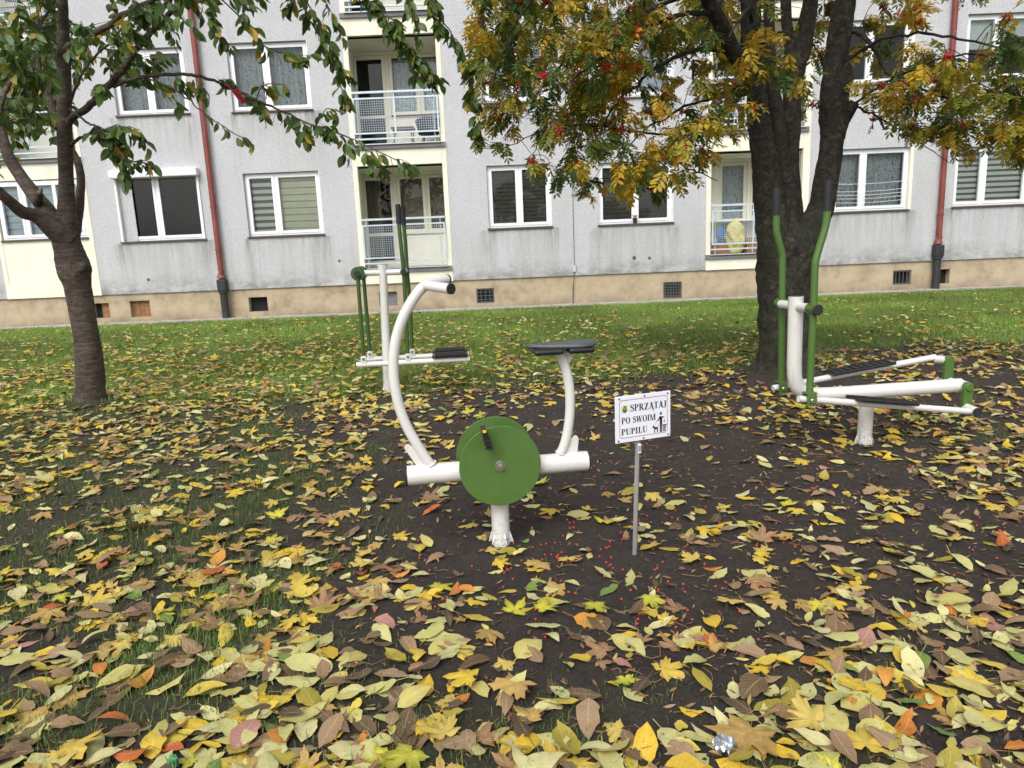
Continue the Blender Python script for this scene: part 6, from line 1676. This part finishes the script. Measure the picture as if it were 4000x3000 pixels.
# ================================================================== SMALL THINGS
# flower pot on the outer sill
pot = empty('flower_pot', (3.0, D - 0.0, 1.826), 0, 'small dark flower pot with dried plant on the ground-floor window sill', 'flower pot')
MB().tube([(0, 0.02, 0), (0, 0.02, 0.095), (0, 0.02, 0.10), (0, 0.02, 0.118)], [0.038, 0.050, 0.058, 0.058], 16).build('pot', M['terracotta'], pot, auto=40)
pm = MB()
for k in range(26):
    a = rr.uniform(0, 6.28); l = rr.uniform(0.05, 0.13); b = rr.uniform(0.2, 1.0)
    pm.tube([(0, 0.02, 0.11), (math.cos(a) * l * .5 * b, 0.02 + math.sin(a) * l * .4 * b, 0.11 + l * .7), (math.cos(a) * l * b, 0.02 + math.sin(a) * l * .7 * b, 0.10 + l * .75)], [0.003, 0.004, 0.002], 4)
pm.build('dried_plant', M['rust_board'], pot)

# things on the upper middle loggia: small table and a dark wicker tub chair
ZU_ = 1.04 + FL
tb = empty('balcony_table', (-2.28, D + 0.55, ZU_), 0, 'small brown folding table standing behind the upper loggia railing', 'table')
MB().box(-0.26, 0.26, -0.22, 0.22, 0.38, 0.42).build('table_top', M['wood'], tb, bevel=0.006)
for sx in (-1, 1):
    for sy in (-1, 1):
        MB().tube([(sx * 0.22, sy * 0.18, 0.38), (sx * 0.19, sy * 0.16, 0.2), (sx * 0.23, sy * 0.18, 0.0)], 0.012, 8).build('leg', M['wood'], tb)
ch = empty('balcony_chair', (-1.70, D + 0.58, ZU_), 0, 'dark curved tub chair on wooden legs on the upper loggia', 'chair')
v = []; n = 20
for i in range(n + 1):
    a = rad(-40 + 260 * i / n)
    for (rr_, z) in ((0.24, 0.30), (0.30, 0.48 + 0.20 * math.sin(math.pi * i / n)), (0.28, 0.50 + 0.20 * math.sin(math.pi * i / n)), (0.21, 0.30)):
        v.append((rr_ * math.cos(a), rr_ * math.sin(a) * 0.9, z))
MB().add(v, [(4 * i + j, 4 * i + 4 + j, 4 * i + 4 + (j + 1) % 4, 4 * i + (j + 1) % 4) for i in range(n) for j in range(4)]).build('backrest', M['wicker'], ch, auto=50)
MB().disc((0, 0, 0.29), (0, 0, 1), 0.245, 0.06, 28, 0.015).build('seat', M['wicker'], ch, auto=50)
for a in (45, 135, 225, 315):
    c_, s_ = math.cos(rad(a)), math.sin(rad(a))
    MB().tube([(c_ * 0.15, s_ * 0.15, 0.27), (c_ * 0.22, s_ * 0.22, 0.0)], [0.018, 0.012], 10).build('leg', M['card'], ch)

# things on the ground-floor loggia beside the rowan: sack, bag, boxes
def sack(name, x, y, z, w, h, mat, label, cat, seed):
    g = np.random.default_rng(seed); n, mrow = 48, 34; v = []
    for j in range(mrow + 1):
        t = j / mrow
        r = w / 2 * (0.72 + 0.35 * math.sin(math.pi * min(1, t * 1.1)) ** 0.7) * (1 if t < 0.8 else 1 - 0.75 * (t - 0.8) / 0.2)
        for i in range(n):
            a = 2 * math.pi * i / n
            q = r * (1 + 0.10 * (vnoise(np.cos(a) * 8 + seed, np.sin(a) * 8 + t * 22, seed + 5) - 0.5) * 2 + 0.16 * (vnoise(np.cos(a) * 3 + seed, np.sin(a) * 3 + t * 7, seed) - 0.5) * 2 + 0.07 * math.sin(a * 5 + t * 14))
            v.append((x + q * math.cos(a), y + q * math.sin(a) * 0.8, z + h * t + 0.02 * math.sin(3 * a) * t))
    f = [(j * n + i, j * n + (i + 1) % n, (j + 1) * n + (i + 1) % n, (j + 1) * n + i) for j in range(mrow) for i in range(n)]
    f += [tuple(reversed(range(n))), tuple(range(mrow * n, (mrow + 1) * n))]
    o = MB().add(v, f).build(name, mat, smooth=True)
    return tag(o, label, cat)
sack('rubbish_sack', 5.46, D + 0.42, 1.045, 0.40, 0.80, M['bag_yellow'], 'full crumpled yellow plastic sack behind the loggia railing', 'sack', 3)
sack('carrier_bag', 5.18, D + 0.62, 1.30, 0.22, 0.36, M['bag_blue'], 'blue carrier bag on a carton next to the yellow sack', 'bag', 5)
def carton(x0, x1, y0, y1, z0, z1, label):
    e = empty('cardboard_box', ((x0 + x1) / 2, (y0 + y1) / 2, z0), 0, label, 'box', 'cartons on the loggia')
    hx, hy, h = (x1 - x0) / 2, (y1 - y0) / 2, z1 - z0
    MB().box(-hx, hx, -hy, hy, 0, h).build('body', M['card'], e, bevel=0.004)
    MB().box(-hx - 0.002, hx + 0.002, -hy - 0.004, -hy * 0.05, h + 0.001, h + 0.006).build('flap', M['card'], e); MB().box(-hx - 0.002, hx + 0.002, hy * 0.05, hy + 0.004, h + 0.001, h + 0.006).build('flap', M['card'], e)
carton(4.82, 5.28, D + 0.40, D + 0.80, 1.043, 1.30, 'brown cardboard carton under the blue carrier bag')
carton(5.72, 6.08, D + 0.35, D + 0.75, 1.043, 1.40, 'brown cardboard carton to the right of the yellow sack')
# laundry airer on the loggia above
ar = empty('laundry_airer', (5.15, D + 0.45, ZU_), 0, 'white wire laundry airer behind the upper loggia railing near the rowan', 'airer')
for k, s in ((0, -1), (1, 1)):
    MB().tube([(-0.28, s * 0.20, 0.0), (-0.28, -s * 0.05, 0.80), (-0.24, -s * 0.06, 0.86), (0.24, -s * 0.06, 0.86), (0.28, -s * 0.05, 0.80), (0.28, s * 0.20, 0.0)], 0.010, 8).build('frame', M['pvc'], ar)
for k in range(6):
    MB().cyl((-0.27, -0.05 + 0.02 * k, 0.78 - 0.02 * k), (0.27, -0.05 + 0.02 * k, 0.78 - 0.02 * k), 0.004, 6).build('wire', M['pvc'], ar)
# house plants behind the right upper window
for (x, lab) in ((11.45, 'green house plant standing behind the half-drawn blind'), (8.75, 'leafy potted plant inside the dark upper window')):
    hpnt = empty('house_plant', (x, D + 0.36, 4.70), 0, lab, 'plant')
    MB().tube([(0, 0, -0.02), (0, 0, 0.12)], [0.06, 0.08], 14).build('pot', M['sill'], hpnt)
    pv = [oval_leaf(rr, 1.0, .4, 5, .3, -.6, 0, C3(90, 128, 70), None, 0) for _ in range(4)]
    its = []
    for k in range(42):
        a = rr.uniform(0, 6.28); z = rr.uniform(0.12, 0.55); v = np.array([math.cos(a), math.sin(a) * .4, rr.uniform(-.2, .8)]); v /= np.linalg.norm(v)
        its.append((int(rr.integers(4)), frame_from(v) * rr.uniform(.08, .14), np.array([math.cos(a) * .10, math.sin(a) * .04, z]), rr.uniform(.8, 1.2)))
    lo = join_leaves('foliage', pv, its, M['leaf_cherry']); lo.parent = hpnt
# red rag caught in a cherry branch
V = []; nU, nV = 12, 12
for j in range(nV + 1):
    for i in range(nU + 1):
        u, w = i / nU, j / nV
        V.append((-2.47 + 0.12 * w + (u - .5) * 0.10 * (1 - 0.35 * w), 6.93 + 0.03 * math.sin(u * 9 + w * 3) + 0.02 * w, 2.965 - 0.15 * w + 0.02 * math.sin(u * 7 + w * 4) - 0.03 * u))
o = MB().add(V, [(j * (nU + 1) + i, j * (nU + 1) + i + 1, (j + 1) * (nU + 1) + i + 1, (j + 1) * (nU + 1) + i) for j in range(nV) for i in range(nU)]).build('red_rag', M['red_cloth'], smooth=True)
mo = o.modifiers.new('thickness', 'SOLIDIFY'); mo.thickness = 0.003
tag(o, 'red rag snagged on a cherry branch', 'rag')
# sweet wrappers among the leaves
def wrapper(x, y, w, l, rz, mat, label, seed):
    V = []; nU = 8; g = np.random.default_rng(seed); z0 = float(ground_z(x, y)) + 0.035
    for j in range(nU + 1):
        for i in range(nU + 1):
            u, t = (i / nU - .5) * w, (j / nU - .5) * l
            V.append((x + u * math.cos(rz) - t * math.sin(rz), y + u * math.sin(rz) + t * math.cos(rz), z0 + 0.012 * g.normal() * 0.5 + 0.012 * math.sin(i * 1.3 + j)))
    o = MB().add(V, [(j * (nU + 1) + i, j * (nU + 1) + i + 1, (j + 1) * (nU + 1) + i + 1, (j + 1) * (nU + 1) + i) for j in range(nU) for i in range(nU)]).build('sweet_wrapper', mat)
    m_ = o.modifiers.new('thickness', 'SOLIDIFY'); m_.thickness = 0.0008
    return tag(o, label, 'wrapper')
wrapper(0.545, 1.735, 0.055, 0.05, 0.5, M['foil'], 'crumpled silver sweet wrapper on a large maple leaf', 2)
wrapper(-0.985, 1.745, 0.022, 0.036, 0.9, M['foil_green'], 'small crumpled green sweet wrapper among the fallen leaves', 6)
print('tree leaves', N_CHERRY, len(ritems), 'litter', len(lit))
